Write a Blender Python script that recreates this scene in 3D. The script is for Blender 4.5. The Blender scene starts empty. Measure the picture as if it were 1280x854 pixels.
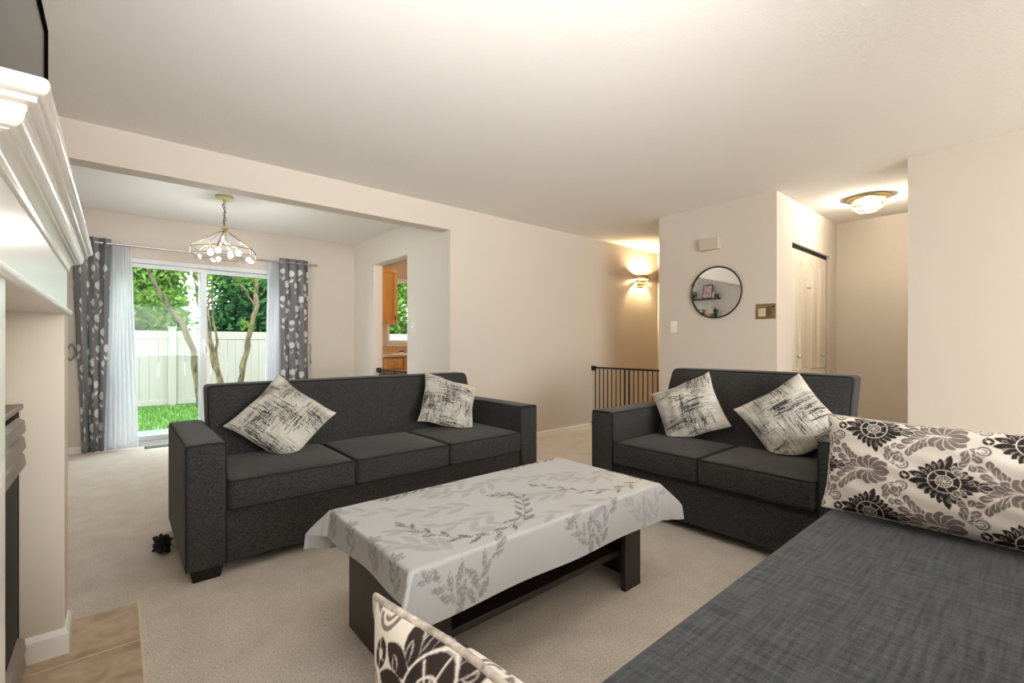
import bpy, bmesh, math, random
import numpy as np
from mathutils import Vector, Matrix
PI = math.pi
random.seed(7)
rng = np.random.default_rng(11)
scene = bpy.context.scene
COL = scene.collection

# ------------------------------------------------------------------ camera, world, light, exposure
H = 2.44                       # ceiling height
cam_d = bpy.data.cameras.new('camera')
cam = bpy.data.objects.new('camera', cam_d); COL.objects.link(cam)
cam_d.sensor_width = 36.0
cam_d.lens = 576.25 / 1280 * 36
cam_d.shift_y = 2.83 / 1280
cam_d.clip_start = 0.02
cam.location = (0, 0, 1.0842)
cam.rotation_euler = (PI / 2, 0, -0.7093)
scene.camera = cam

world = bpy.data.worlds.new('world'); scene.world = world
world.use_nodes = True
wn = world.node_tree.nodes; wl = world.node_tree.links
wn['Background'].inputs[0].default_value = (0.84, 0.93, 1.0, 1)
wn['Background'].inputs[1].default_value = 8.0

sun_d = bpy.data.lights.new('sun', 'SUN'); sun_d.energy = 2.0; sun_d.angle = 0.02; sun_d.color = (1, .95, .86)
sun = bpy.data.objects.new('sun', sun_d); COL.objects.link(sun)
sun.rotation_euler = Vector((0.30, 0.55, -0.80)).to_track_quat('-Z', 'Y').to_euler()

def area(name, loc, direction, sx, sy, power, color, portal=False):
    d = bpy.data.lights.new(name, 'AREA'); d.shape = 'RECTANGLE'; d.size = sx; d.size_y = sy
    d.energy = power; d.color = color
    if portal: d.cycles.is_portal = True
    o = bpy.data.objects.new(name, d); COL.objects.link(o); o.location = loc
    o.rotation_euler = Vector(direction).to_track_quat('-Z', 'Y').to_euler()
    return o
# daylight of the front picture window behind the camera and of the patio door and kitchen window
area('front_window_daylight', (0.95, -4.46, 1.45), (0, 1, .12), 2.5, 1.45, 195, (1.0, .99, .97))
# the photographer's flash, turned up at the ceiling
fl_d = bpy.data.lights.new('bounce_flash', 'SPOT'); fl_d.energy = 275; fl_d.color = (1.0, .985, .96); fl_d.spot_size = math.radians(90); fl_d.spot_blend = 1.0; fl_d.shadow_soft_size = .12
fl = bpy.data.objects.new('bounce_flash', fl_d); COL.objects.link(fl); fl.location = (.12, -.10, 1.30)
fl.rotation_euler = Vector((.52, .88, .70)).to_track_quat('-Z', 'Y').to_euler()
area('patio_door_portal', (0.70, 6.46, 0.98), (0, -1, 0), 1.6, 1.95, 1, (1, 1, 1), True)
area('kitchen_window_portal', (3.55, 6.46, 1.55), (0, -1, 0), 1.1, 1.0, 1, (1, 1, 1), True)

vs = scene.view_settings
scene.display_settings.display_device = 'sRGB'
vs.view_transform = 'Standard'; vs.look = 'None'; vs.exposure = 0.14; vs.gamma = 1.0; vs.use_curve_mapping = False
cy = scene.cycles
cy.use_denoising = True
try: cy.denoiser = 'OPENIMAGEDENOISE'
except Exception: pass
cy.max_bounces = 10; cy.diffuse_bounces = 6; cy.glossy_bounces = 4; cy.transmission_bounces = 8; cy.transparent_max_bounces = 12
cy.caustics_reflective = False; cy.caustics_refractive = False
cy.sample_clamp_indirect = 8.0
cy.blur_glossy = 0.5

# ------------------------------------------------------------------ helpers: materials
def s2l(c):
    return tuple(((x / 255) / 12.92 if x / 255 <= .04045 else ((x / 255 + .055) / 1.055) ** 2.4) for x in c) + (1,)

class NT:
    def __init__(self, name):
        self.m = bpy.data.materials.new(name); self.m.use_nodes = True
        self.t = self.m.node_tree; self.n = self.t.nodes; self.l = self.t.links
        self.b = self.n['Principled BSDF']; self.out = self.n['Material Output']
    def add(self, typ, **kw):
        nd = self.n.new(typ)
        for k, v in kw.items():
            if k in ('inp',):
                for i, x in v.items(): nd.inputs[i].default_value = x
            else: setattr(nd, k, v)
        return nd
    def link(self, a, b): self.l.new(a, b)

def mat(name, rgb, rough=.5, metal=0.0, spec=.5, noise=0, nscale=30, bump=0, bscale=200, bdist=.001, stretch=None, coat=0.0, detail=3):
    """plain procedural material; rgb in sRGB 0-255; noise mixes the colour with a darker/lighter one"""
    T = NT(name); b = T.b
    col = s2l(rgb)
    b.inputs['Base Color'].default_value = col
    b.inputs['Roughness'].default_value = rough; b.inputs['Metallic'].default_value = metal
    b.inputs['Specular IOR Level'].default_value = spec
    b.inputs['Coat Weight'].default_value = coat
    tc = T.add('ShaderNodeTexCoord'); src = tc.outputs['Object']
    if stretch:
        mp = T.add('ShaderNodeMapping'); mp.inputs['Scale'].default_value = stretch
        T.link(src, mp.inputs[0]); src = mp.outputs[0]
    if noise:
        nz = T.add('ShaderNodeTexNoise'); nz.inputs['Scale'].default_value = nscale; nz.inputs['Detail'].default_value = detail
        T.link(src, nz.inputs['Vector'])
        rp = T.add('ShaderNodeValToRGB')
        rp.color_ramp.elements[0].position = .3; rp.color_ramp.elements[1].position = .7
        rp.color_ramp.elements[0].color = tuple(x * (1 - noise) for x in col[:3]) + (1,)
        rp.color_ramp.elements[1].color = tuple(min(1, x * (1 + noise)) for x in col[:3]) + (1,)
        T.link(nz.outputs['Fac'], rp.inputs[0]); T.link(rp.outputs[0], b.inputs['Base Color'])
    if bump:
        n2 = T.add('ShaderNodeTexNoise'); n2.inputs['Scale'].default_value = bscale; n2.inputs['Detail'].default_value = 3
        T.link(src, n2.inputs['Vector'])
        bp = T.add('ShaderNodeBump'); bp.inputs['Strength'].default_value = bump; bp.inputs['Distance'].default_value = bdist
        T.link(n2.outputs['Fac'], bp.inputs['Height']); T.link(bp.outputs[0], b.inputs['Normal'])
    return T.m

def attr_mat(name, rough=.8, spec=.3, bump=0, bscale=300, bdist=.001, sheen=0.0):
    T = NT(name)
    a = T.add('ShaderNodeAttribute'); a.attribute_name = 'pattern'
    T.link(a.outputs['Color'], T.b.inputs['Base Color'])
    T.b.inputs['Roughness'].default_value = rough; T.b.inputs['Specular IOR Level'].default_value = spec
    T.b.inputs['Sheen Weight'].default_value = sheen
    if bump:
        tc = T.add('ShaderNodeTexCoord'); n2 = T.add('ShaderNodeTexNoise')
        n2.inputs['Scale'].default_value = bscale; n2.inputs['Detail'].default_value = 3
        T.link(tc.outputs['Object'], n2.inputs['Vector'])
        bp = T.add('ShaderNodeBump'); bp.inputs['Strength'].default_value = bump; bp.inputs['Distance'].default_value = bdist
        T.link(n2.outputs['Fac'], bp.inputs['Height']); T.link(bp.outputs[0], T.b.inputs['Normal'])
    return T.m

def weave_mat(name, c_lo, c_hi, scale=260, slub=0.0, bump=.35):
    """woven upholstery: threads in two directions, mottled, optional long slubs"""
    T = NT(name); tc = T.add('ShaderNodeTexCoord')
    outs = []
    for st in ((1, .5, 1), (.5, 1, .8)):
        mp = T.add('ShaderNodeMapping'); mp.inputs['Scale'].default_value = st
        T.link(tc.outputs['Object'], mp.inputs[0])
        nz = T.add('ShaderNodeTexNoise'); nz.inputs['Scale'].default_value = scale; nz.inputs['Detail'].default_value = 2
        T.link(mp.outputs[0], nz.inputs['Vector']); outs.append(nz.outputs['Fac'])
    ad = T.add('ShaderNodeMath', operation='ADD'); T.link(outs[0], ad.inputs[0]); T.link(outs[1], ad.inputs[1])
    fac = ad.outputs[0]; lo, hi = .78, 1.22
    if slub:
        for st in ((1, .07, .07), (.07, 1, .07)):
            mp = T.add('ShaderNodeMapping'); mp.inputs['Scale'].default_value = st
            T.link(tc.outputs['Object'], mp.inputs[0])
            nz = T.add('ShaderNodeTexNoise'); nz.inputs['Scale'].default_value = 95; nz.inputs['Detail'].default_value = 4
            T.link(mp.outputs[0], nz.inputs['Vector'])
            mu = T.add('ShaderNodeMath', operation='MULTIPLY_ADD'); mu.inputs[1].default_value = slub
            T.link(nz.outputs['Fac'], mu.inputs[0]); T.link(fac, mu.inputs[2]); fac = mu.outputs[0]
        lo += slub * .8; hi += slub * 1.2
    mr = T.add('ShaderNodeMapRange'); mr.inputs[1].default_value = lo; mr.inputs[2].default_value = hi
    T.link(fac, mr.inputs[0])
    rp = T.add('ShaderNodeValToRGB'); rp.color_ramp.elements[0].color = s2l(c_lo); rp.color_ramp.elements[1].color = s2l(c_hi)
    T.link(mr.outputs[0], rp.inputs[0]); T.link(rp.outputs[0], T.b.inputs['Base Color'])
    bp = T.add('ShaderNodeBump'); bp.inputs['Strength'].default_value = bump; bp.inputs['Distance'].default_value = .0012
    T.link(fac, bp.inputs['Height']); T.link(bp.outputs[0], T.b.inputs['Normal'])
    T.b.inputs['Roughness'].default_value = .9; T.b.inputs['Specular IOR Level'].default_value = .25
    T.b.inputs['Sheen Weight'].default_value = .12
    return T.m

def emit_mat(name, rgb, strength):
    T = NT(name); T.b.inputs['Base Color'].default_value = s2l(rgb)
    T.b.inputs['Emission Color'].default_value = s2l(rgb); T.b.inputs['Emission Strength'].default_value = strength
    return T.m

def pane_mat(name, tint, refl=.08, rough=.0, gain=.05, haze=0.0):
    """thin clear glass: transparent with a faint mirror reflection growing at grazing angles"""
    T = NT(name); T.n.remove(T.b)
    tr = T.add('ShaderNodeBsdfTransparent'); tr.inputs[0].default_value = tint
    gl = T.add('ShaderNodeBsdfGlossy'); gl.inputs['Roughness'].default_value = rough
    lw = T.add('ShaderNodeLayerWeight'); lw.inputs['Blend'].default_value = .25
    ma = T.add('ShaderNodeMath', operation='MULTIPLY_ADD'); ma.inputs[1].default_value = gain; ma.inputs[2].default_value = refl
    T.link(lw.outputs['Facing'], ma.inputs[0])
    mx = T.add('ShaderNodeMixShader'); T.link(ma.outputs[0], mx.inputs[0]); T.link(tr.outputs[0], mx.inputs[1]); T.link(gl.outputs[0], mx.inputs[2])
    last = mx
    if haze:                                   # frosted bevels scatter a little of the light
        tl = T.add('ShaderNodeBsdfTranslucent'); tl.inputs[0].default_value = (1, 1, 1, 1)
        last = T.add('ShaderNodeMixShader'); last.inputs[0].default_value = haze
        T.link(mx.outputs[0], last.inputs[1]); T.link(tl.outputs[0], last.inputs[2])
    T.link(last.outputs[0], T.out.inputs['Surface'])
    return T.m

def sheer_mat(name):
    T = NT(name); T.n.remove(T.b)
    di = T.add('ShaderNodeBsdfDiffuse'); di.inputs[0].default_value = (.9, .9, .92, 1)
    tl = T.add('ShaderNodeBsdfTranslucent'); tl.inputs[0].default_value = (.9, .9, .93, 1)
    tr = T.add('ShaderNodeBsdfTransparent')
    m1 = T.add('ShaderNodeMixShader'); m1.inputs[0].default_value = .5
    T.link(di.outputs[0], m1.inputs[1]); T.link(tl.outputs[0], m1.inputs[2])
    m2 = T.add('ShaderNodeMixShader'); m2.inputs[0].default_value = .12
    T.link(m1.outputs[0], m2.inputs[1]); T.link(tr.outputs[0], m2.inputs[2])
    T.link(m2.outputs[0], T.out.inputs['Surface'])
    return T.m

def wood_mat(name, c0, c1, rough=.4, scale=(1, 1, .08), ns=14):
    T = NT(name); tc = T.add('ShaderNodeTexCoord'); mp = T.add('ShaderNodeMapping'); mp.inputs['Scale'].default_value = scale
    T.link(tc.outputs['Object'], mp.inputs[0])
    nz = T.add('ShaderNodeTexNoise'); nz.inputs['Scale'].default_value = ns; nz.inputs['Detail'].default_value = 5
    T.link(mp.outputs[0], nz.inputs['Vector'])
    rp = T.add('ShaderNodeValToRGB'); rp.color_ramp.elements[0].position = .3; rp.color_ramp.elements[1].position = .72
    rp.color_ramp.elements[0].color = s2l(c0); rp.color_ramp.elements[1].color = s2l(c1)
    T.link(nz.outputs['Fac'], rp.inputs[0]); T.link(rp.outputs[0], T.b.inputs['Base Color'])
    T.b.inputs['Roughness'].default_value = rough
    return T.m

# ------------------------------------------------------------------ helpers: meshes and objects
def tag(o, label=None, cat=None, group=None, kind=None):
    if label: o['label'] = label
    if cat: o['category'] = cat
    if group: o['group'] = group
    if kind: o['kind'] = kind
    return o

def thing(name, label, cat, loc=(0, 0, 0), rz=0.0, group=None, kind=None):
    o = bpy.data.objects.new(name, None); COL.objects.link(o)
    o.empty_display_size = .05
    o.location = loc; o.rotation_euler = (0, 0, rz)
    return tag(o, label, cat, group, kind)

def obj(name, bm, m, parent=None, smooth=None, label=None):
    """bmesh -> one linked object. smooth: None flat, or an angle in degrees"""
    me = bpy.data.meshes.new(name)
    bmesh.ops.recalc_face_normals(bm, faces=bm.faces[:])
    bm.to_mesh(me); bm.free()
    if m is not None:
        for x in (m if isinstance(m, (list, tuple)) else [m]): me.materials.append(x)
    if smooth is not None:
        me.shade_smooth()
        try: me.set_sharp_from_angle(angle=math.radians(smooth))
        except Exception: pass
    o = bpy.data.objects.new(name, me); COL.objects.link(o)
    if parent is not None: o.parent = parent
    if label: o['label'] = label
    return o

def struct(name, bm, m, smooth=None, parent=None):
    o = obj(name, bm, m, parent, smooth)
    if parent is None: o['kind'] = 'structure'
    return o

def box(bm, x0, x1, y0, y1, z0, z1, bevel=0.0, seg=2, mi=0):
    vs_ = [bm.verts.new(p) for p in ((x0, y0, z0), (x1, y0, z0), (x1, y1, z0), (x0, y1, z0), (x0, y0, z1), (x1, y0, z1), (x1, y1, z1), (x0, y1, z1))]
    fs = [bm.faces.new([vs_[i] for i in f]) for f in ((3, 2, 1, 0), (4, 5, 6, 7), (0, 1, 5, 4), (1, 2, 6, 5), (2, 3, 7, 6), (3, 0, 4, 7))]
    for f in fs: f.material_index = mi
    if bevel:
        es = list({e for f in fs for e in f.edges})
        bmesh.ops.bevel(bm, geom=es, offset=bevel, segments=seg, profile=.5, affect='EDGES')
    return bm
def B(*a, **k):
    return box(bmesh.new(), *a, **k)

def tube(bm, pts, r, seg=8, closed=False, caps=True):
    pts = [Vector(p) for p in pts]; n = len(pts)
    rs = r if isinstance(r, (list, tuple)) else [r] * n
    up = None; rings = []
    for i, p in enumerate(pts):
        a = pts[i - 1] if (i > 0 or closed) else p
        b = pts[(i + 1) % n] if (i < n - 1 or closed) else p
        t = (b - a).normalized()
        if up is None:
            up = t.orthogonal().normalized()
        else:
            up = (up - t * up.dot(t))
            up = up.normalized() if up.length > 1e-6 else t.orthogonal().normalized()
        s = t.cross(up)
        rings.append([bm.verts.new(p + (up * math.cos(2 * PI * k / seg) + s * math.sin(2 * PI * k / seg)) * rs[i]) for k in range(seg)])
    m = n if closed else n - 1
    for i in range(m):
        A, C_ = rings[i], rings[(i + 1) % n]
        for k in range(seg):
            bm.faces.new((A[k], A[(k + 1) % seg], C_[(k + 1) % seg], C_[k]))
    if caps and not closed:
        bm.faces.new(rings[0][::-1]); bm.faces.new(rings[-1])
    return bm

def lathe(bm, prof, c=(0, 0, 0), seg=24, axis='Z'):
    rings = []
    for r, z in prof:
        ring = []
        for k in range(seg):
            a = 2 * PI * k / seg
            x, y = r * math.cos(a), r * math.sin(a)
            p = (x, y, z) if axis == 'Z' else ((z, x, y) if axis == 'X' else (x, z, y))
            ring.append(bm.verts.new((c[0] + p[0], c[1] + p[1], c[2] + p[2])))
        rings.append(ring)
    for i in range(len(rings) - 1):
        for k in range(seg):
            bm.faces.new((rings[i][k], rings[i][(k + 1) % seg], rings[i + 1][(k + 1) % seg], rings[i + 1][k]))
    bm.faces.new(rings[0][::-1]); bm.faces.new(rings[-1])
    return bm

def extrude_poly(bm, pts2, h0, h1, plane='XY', bevel=0.0):
    """prism from a 2D outline; plane gives the two axes of pts2, extruded along the third"""
    def P(a, b, h): return {'XY': (a, b, h), 'XZ': (a, h, b), 'YZ': (h, a, b)}[plane]
    lo = [bm.verts.new(P(a, b, h0)) for a, b in pts2]; hi = [bm.verts.new(P(a, b, h1)) for a, b in pts2]
    fs = [bm.faces.new(lo[::-1]), bm.faces.new(hi)]
    n = len(pts2)
    for i in range(n): fs.append(bm.faces.new((lo[i], lo[(i + 1) % n], hi[(i + 1) % n], hi[i])))
    if bevel:
        bmesh.ops.bevel(bm, geom=list({e for f in fs for e in f.edges}), offset=bevel, segments=2, profile=.5, affect='EDGES')
    return bm

def roundbox(lo, hi, r, n=8, puff=(0, 0, 0), fn=None):
    """soft upholstered block: rounded edges, faces puffed by puff, fn deforms each vertex"""
    lo = np.array(lo, float); hi = np.array(hi, float); c = (lo + hi) / 2; h = (hi - lo) / 2
    def coords(hh, rr):
        rr = min(rr, hh * .98); k = [0, math.tan(PI / 12), math.tan(PI / 6)]
        e = [hh - rr + rr * t for t in k] + [hh]
        inn = list(np.linspace(-(hh - rr), hh - rr, n + 1))[1:-1]
        return [-x for x in e[::-1]] + inn + e
    bm = bmesh.new(); cs = [coords(h[i], r) for i in range(3)]; key = {}
    def V(p):
        p = np.array(p); inner = np.clip(p, -(h - r).clip(0.0), (h - r).clip(0.0)); d = p - inner; L = np.linalg.norm(d)
        q = inner + (d / L * min(r, h.min()) if L > 1e-9 else 0)
        u = np.clip(q / h, -1, 1)
        for a in range(3):
            if puff[a]:
                b1, b2 = (a + 1) % 3, (a + 2) % 3
                q[a] += puff[a] * u[a] * (1 - u[b1] ** 2) * (1 - u[b2] ** 2)
        q = q + c
        if fn: q = fn(q)
        return q
    def get(p):
        k = tuple(round(x, 6) for x in p)
        if k not in key: key[k] = bm.verts.new(V(p))
        return key[k]
    for a in range(3):
        b1, b2 = (a + 1) % 3, (a + 2) % 3
        for s in (-1, 1):
            for i in range(len(cs[b1]) - 1):
                for j in range(len(cs[b2]) - 1):
                    q = []
                    for (ii, jj) in ((i, j), (i + 1, j), (i + 1, j + 1), (i, j + 1)):
                        p = [0, 0, 0]; p[a] = s * h[a]; p[b1] = cs[b1][ii]; p[b2] = cs[b2][jj]; q.append(get(p))
                    try: bm.faces.new(q if s > 0 else q[::-1])
                    except ValueError: pass
    return bm

def grid_mesh(name, P, m, parent=None, colors=None, closed_u=False, smooth=True, extra=None):
    """P: (nu, nv, 3) array of points -> one quad-grid object; colors: (nu, nv, 3) linear"""
    nu, nv = P.shape[:2]
    V = P.reshape(-1, 3); F = []
    idx = np.arange(nu * nv).reshape(nu, nv)
    a = idx[:-1, :-1].ravel(); b = idx[1:, :-1].ravel(); c = idx[1:, 1:].ravel(); d = idx[:-1, 1:].ravel()
    F = np.stack([a, b, c, d], 1)
    return raw_mesh(name, V, F, m, parent, None if colors is None else colors.reshape(-1, 3), smooth)

def raw_mesh(name, V, F, m, parent=None, colors=None, smooth=False):
    me = bpy.data.meshes.new(name)
    me.from_pydata([tuple(map(float, v)) for v in V], [], [tuple(int(i) for i in f) for f in F])
    if colors is not None:
        at = me.attributes.new('pattern', 'FLOAT_COLOR', 'POINT')
        arr = np.ones((len(V), 4), np.float32); arr[:, :3] = colors
        at.data.foreach_set('color', arr.ravel())
    if smooth: me.shade_smooth()
    for x in (m if isinstance(m, (list, tuple)) else [m]): me.materials.append(x)
    me.update()
    o = bpy.data.objects.new(name, me); COL.objects.link(o)
    if parent is not None: o.parent = parent
    return o

def copy_tree(o, parent=None):
    c = o.copy(); COL.objects.link(c)
    if parent is not None: c.parent = parent
    for ch in list(o.children): copy_tree(ch, c)
    return c

def arc(cx, cy_, r, a0, a1, n):
    return [(cx + r * math.cos(a0 + (a1 - a0) * i / n), cy_ + r * math.sin(a0 + (a1 - a0) * i / n)) for i in range(n + 1)]

# ------------------------------------------------------------------ materials
M = {}
M['wall'] = mat('wall_paint', (208, 198, 186), .75, spec=.25, bump=.08, bscale=180, bdist=.0008)
M['wall_daylit'] = mat('daylit_wall_paint', (230, 223, 214), .75, spec=.25, bump=.08, bscale=180, bdist=.0008)  # wall paint made whiter: patio daylight on the kitchen wall put into its colour
M['wall_kitchen'] = mat('kitchen_wall_paint', (206, 188, 160), .7, spec=.25)
M['ceiling'] = mat('stippled_ceiling', (236, 233, 229), .9, spec=.15, bump=.55, bscale=110, bdist=.004)
M['trim'] = mat('white_trim_paint', (236, 232, 224), .35, spec=.5)
M['mantel'] = mat('white_gloss_paint', (238, 234, 227), .22, spec=.5)
M['surround'] = mat('cream_surround_paint', (212, 200, 184), .5, spec=.3)
M['sofa'] = weave_mat('charcoal_weave', (30, 30, 30), (68, 67, 66), 240)
M['pipe'] = mat('dark_piping', (22, 22, 23), .85)
M['linen'] = weave_mat('slub_linen', (48, 53, 59), (92, 98, 105), 330, slub=1.6, bump=.3)
M['black'] = mat('black_foot', (18, 16, 16), .45)
M['espresso'] = wood_mat('espresso_wood', (30, 23, 20), (44, 35, 31), .38)
M['cloth'] = attr_mat('vinyl_cloth', .42, .45, bump=.08, bscale=500, bdist=.0006)
M['pillow'] = attr_mat('printed_cotton', .85, .2, bump=.15, bscale=600, bdist=.0008)
M['damask'] = attr_mat('jacquard_damask', .7, .3, bump=.25, bscale=500, bdist=.001)
M['curtain'] = attr_mat('printed_satin', .5, .4)
M['sheer'] = sheer_mat('sheer_voile')
M['chrome'] = mat('brushed_nickel', (190, 186, 180), .3, metal=1)
M['brass'] = mat('polished_brass', (226, 208, 160), .28, metal=1)
M['brass_dark'] = mat('aged_brass_came', (96, 78, 48), .4, metal=1)
M['blackmetal'] = mat('black_metal', (28, 24, 23), .45)
M['vinylframe'] = mat('white_aluminium', (214, 216, 217), .4, spec=.5)
M['pane'] = pane_mat('window_pane', (.97, .99, .98, 1), .004)
M['pane_door'] = pane_mat('door_pane', (.93, .97, .95, 1), .005)
M['shade_glass'] = pane_mat('bevelled_glass', (.985, .98, .965, 1), .035, .05, .3, .012)
M['bulb'] = emit_mat('lit_bulb', (250, 250, 255), 340)
M['mirror'] = mat('mirror_silver', (238, 240, 240), .01, metal=1)
M['screen'] = mat('tv_screen', (18, 18, 19), .12, spec=.6)
M['bezel'] = mat('tv_bezel', (6, 6, 6), .9, spec=.05)
M['plastic'] = mat('white_plastic', (236, 232, 226), .35)
M['ivory'] = mat('ivory_plastic', (200, 187, 168), .45)
M['bronze'] = mat('bronze_plate', (150, 124, 84), .4, metal=.6)
M['oak'] = wood_mat('honey_oak', (206, 146, 78), (232, 180, 112), .4)
M['counter'] = mat('laminate_counter', (206, 172, 138), .35, noise=.15, nscale=60)
M['door'] = mat('door_paint', (226, 216, 200), .4)
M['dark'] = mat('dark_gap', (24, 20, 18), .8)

# carpet: cut pile, blotchy
def carpet():
    T = NT('cut_pile_carpet'); tc = T.add('ShaderNodeTexCoord')
    n1 = T.add('ShaderNodeTexNoise'); n1.inputs['Scale'].default_value = 150; n1.inputs['Detail'].default_value = 4; n1.inputs['Roughness'].default_value = .7
    n2 = T.add('ShaderNodeTexNoise'); n2.inputs['Scale'].default_value = 7; n2.inputs['Detail'].default_value = 4
    for n in (n1, n2): T.link(tc.outputs['Object'], n.inputs['Vector'])
    ad = T.add('ShaderNodeMath', operation='MULTIPLY_ADD'); ad.inputs[1].default_value = .22
    T.link(n2.outputs['Fac'], ad.inputs[0]); T.link(n1.outputs['Fac'], ad.inputs[2])
    rp = T.add('ShaderNodeValToRGB'); rp.color_ramp.elements[0].position = .38; rp.color_ramp.elements[1].position = .86
    rp.color_ramp.elements[0].color = s2l((182, 168, 152)); rp.color_ramp.elements[1].color = s2l((252, 244, 234))
    T.link(ad.outputs[0], rp.inputs[0]); T.link(rp.outputs[0], T.b.inputs['Base Color'])
    bp = T.add('ShaderNodeBump'); bp.inputs['Strength'].default_value = .7; bp.inputs['Distance'].default_value = .006
    T.link(n1.outputs['Fac'], bp.inputs['Height']); T.link(bp.outputs[0], T.b.inputs['Normal'])
    T.b.inputs['Roughness'].default_value = 1; T.b.inputs['Specular IOR Level'].default_value = .1
    return T.m
M['carpet'] = carpet()

def tile_mat():
    T = NT('travertine_tile'); tc = T.add('ShaderNodeTexCoord')
    n1 = T.add('ShaderNodeTexNoise'); n1.inputs['Scale'].default_value = 9; n1.inputs['Detail'].default_value = 8; n1.inputs['Distortion'].default_value = 1.2
    T.link(tc.outputs['Object'], n1.inputs['Vector'])
    rp = T.add('ShaderNodeValToRGB'); rp.color_ramp.elements[0].position = .3; rp.color_ramp.elements[1].position = .7
    rp.color_ramp.elements[0].color = s2l((164, 134, 106)); rp.color_ramp.elements[1].color = s2l((204, 180, 152))
    T.link(n1.outputs['Fac'], rp.inputs[0]); T.link(rp.outputs[0], T.b.inputs['Base Color'])
    T.b.inputs['Roughness'].default_value = .35
    return T.m
M['tile'] = tile_mat()
M['grout'] = mat('tile_grout', (226, 212, 190), .8)

# ------------------------------------------------------------------ structure: the room
YW = 3.837; XK = 2.495; XM = 4.434; XR = 4.379; YC = 1.569; XA = 6.183; YF = 6.25; XL = -0.5; YB = -4.5
def wallbox(name, *boxes, m='wall'):
    bm = bmesh.new()
    for b in boxes: box(bm, *b)
    return struct(name, bm, M[m])

struct('floor', B(XL - .1, XA + .1, YB - .1, YF, -.08, 0), M['carpet'])
struct('ceiling', B(XL - .1, XA + .12, YB - .15, YF + .15, H, H + .12), M['ceiling'])
wallbox('wall_left', (XL - .12, XL, YB - .12, YF + .15, 0, H))
wallbox('wall_chimney', (XL, -.30, .90, 2.365, 0, H))
wallbox('wall_rear', (XL, -.13, YF, YF + .15, 0, H), (-.13, 1.56, YF, YF + .15, 1.985, H), (1.56, 2.98, YF, YF + .15, 0, H),
        (2.98, 4.12, YF, YF + .15, 0, 1.07), (2.98, 4.12, YF, YF + .15, 2.06, H), (4.12, XA, YF, YF + .15, 0, H))
wallbox('wall_dividing', (XK, XA, YW, YW + .15, 0, H))
wallbox('wall_header_beam', (XL, XK, YW, YW + .15, 2.205, H))
wallbox('wall_kitchen', (XK, XK + .12, YW + .15, 4.726, 0, H), (XK, XK + .12, 5.623, YF, 0, H), (XK, XK + .12, 4.726, 5.623, 2.092, H), (XK - .002, XK, YW + .001, YW + .15, 0, 2.205), m='wall_daylit')
wallbox('wall_mirror', (XM, XM + .11, YC, 2.734, 0, H), (XM + .11, XA, 2.624, 2.734, 0, H))
wallbox('wall_closet', (XM + .11, 4.81, YC, YC + .11, 0, H), (5.94, XA, YC, YC + .11, 0, H), (4.81, 5.94, YC, YC + .11, 2.04, H))
wallbox('wall_front', (XA, XA + .12, YB - .12, YF + .15, 0, H))
wallbox('wall_right', (XR, XR + .12, YB, .671, 0, H), (XR + .12, XA, .55, .671, 0, H))
wallbox('wall_back', (XL, -.35, YB - .12, YB, 0, H), (2.25, XR + .12, YB - .12, YB, 0, H), (-.35, 2.25, YB - .12, YB, 0, .62), (-.35, 2.25, YB - .12, YB, 2.3, H))
wallbox('wall_kitchen_end', (5.3, 5.4, YW + .15, YF, 0, H), m='wall_kitchen')

# front window behind the camera
w2 = thing('window_2', None, None, kind='structure')
bm = bmesh.new()
for a in ((-.35, 2.25, .62, .68), (-.35, 2.25, 2.24, 2.3), (-.35, -.29, .68, 2.24), (2.19, 2.25, .68, 2.24), (.92, .98, .68, 2.24)):
    box(bm, a[0], a[1], YB - .10, YB - .04, a[2], a[3])
obj('frame', bm, M['vinylframe'], w2)
obj('pane', B(-.29, 2.19, YB - .075, YB - .07, .68, 2.24), M['pane'], w2)
# baseboards
def baseboard(name, pts, h=.068, t=.012):
    """pts along the wall foot, thickness to the left of the walking direction"""
    bm = bmesh.new()
    for (x0, y0), (x1, y1) in zip(pts[:-1], pts[1:]):
        dx, dy = x1 - x0, y1 - y0; L = math.hypot(dx, dy); nx, ny = -dy / L * t, dx / L * t
        q = [(x0, y0), (x1, y1), (x1 + nx, y1 + ny), (x0 + nx, y0 + ny)]
        lo = [bm.verts.new((a, b, 0)) for a, b in q]
        q2 = [(x0, y0), (x1, y1), (x1 + nx * .5, y1 + ny * .5), (x0 + nx * .5, y0 + ny * .5)]
        mid = [bm.verts.new((a, b, h - .008)) for a, b in q]; hi = [bm.verts.new((a, b, h)) for a, b in q2]
        for A, C_ in ((lo, mid), (mid, hi)):
            for i in range(4): bm.faces.new((A[i], A[(i + 1) % 4], C_[(i + 1) % 4], C_[i]))
        bm.faces.new(hi); bm.faces.new(lo[::-1])
    return struct(name, bm, M['trim'])
baseboard('baseboard_dividing', [(XA, YW), (XK, YW)])
baseboard('baseboard_kitchen', [(XK, YW), (XK, 4.726)][::-1])
baseboard('baseboard_kitchen_far', [(XK, 5.623), (XK, YF)][::-1])
baseboard('baseboard_rear', [(-.13, YF), (XL, YF)])
baseboard('baseboard_rear_right', [(XK, YF), (1.56, YF)])
baseboard('baseboard_mirror', [(XM, 2.734), (XM, YC)][::-1])
baseboard('baseboard_right', [(XR, YB), (XR, .671)])
baseboard('baseboard_entry', [(XA, .671), (XA, YC)])
baseboard('baseboard_left', [(XL, YF), (XL, 2.365)])
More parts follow.
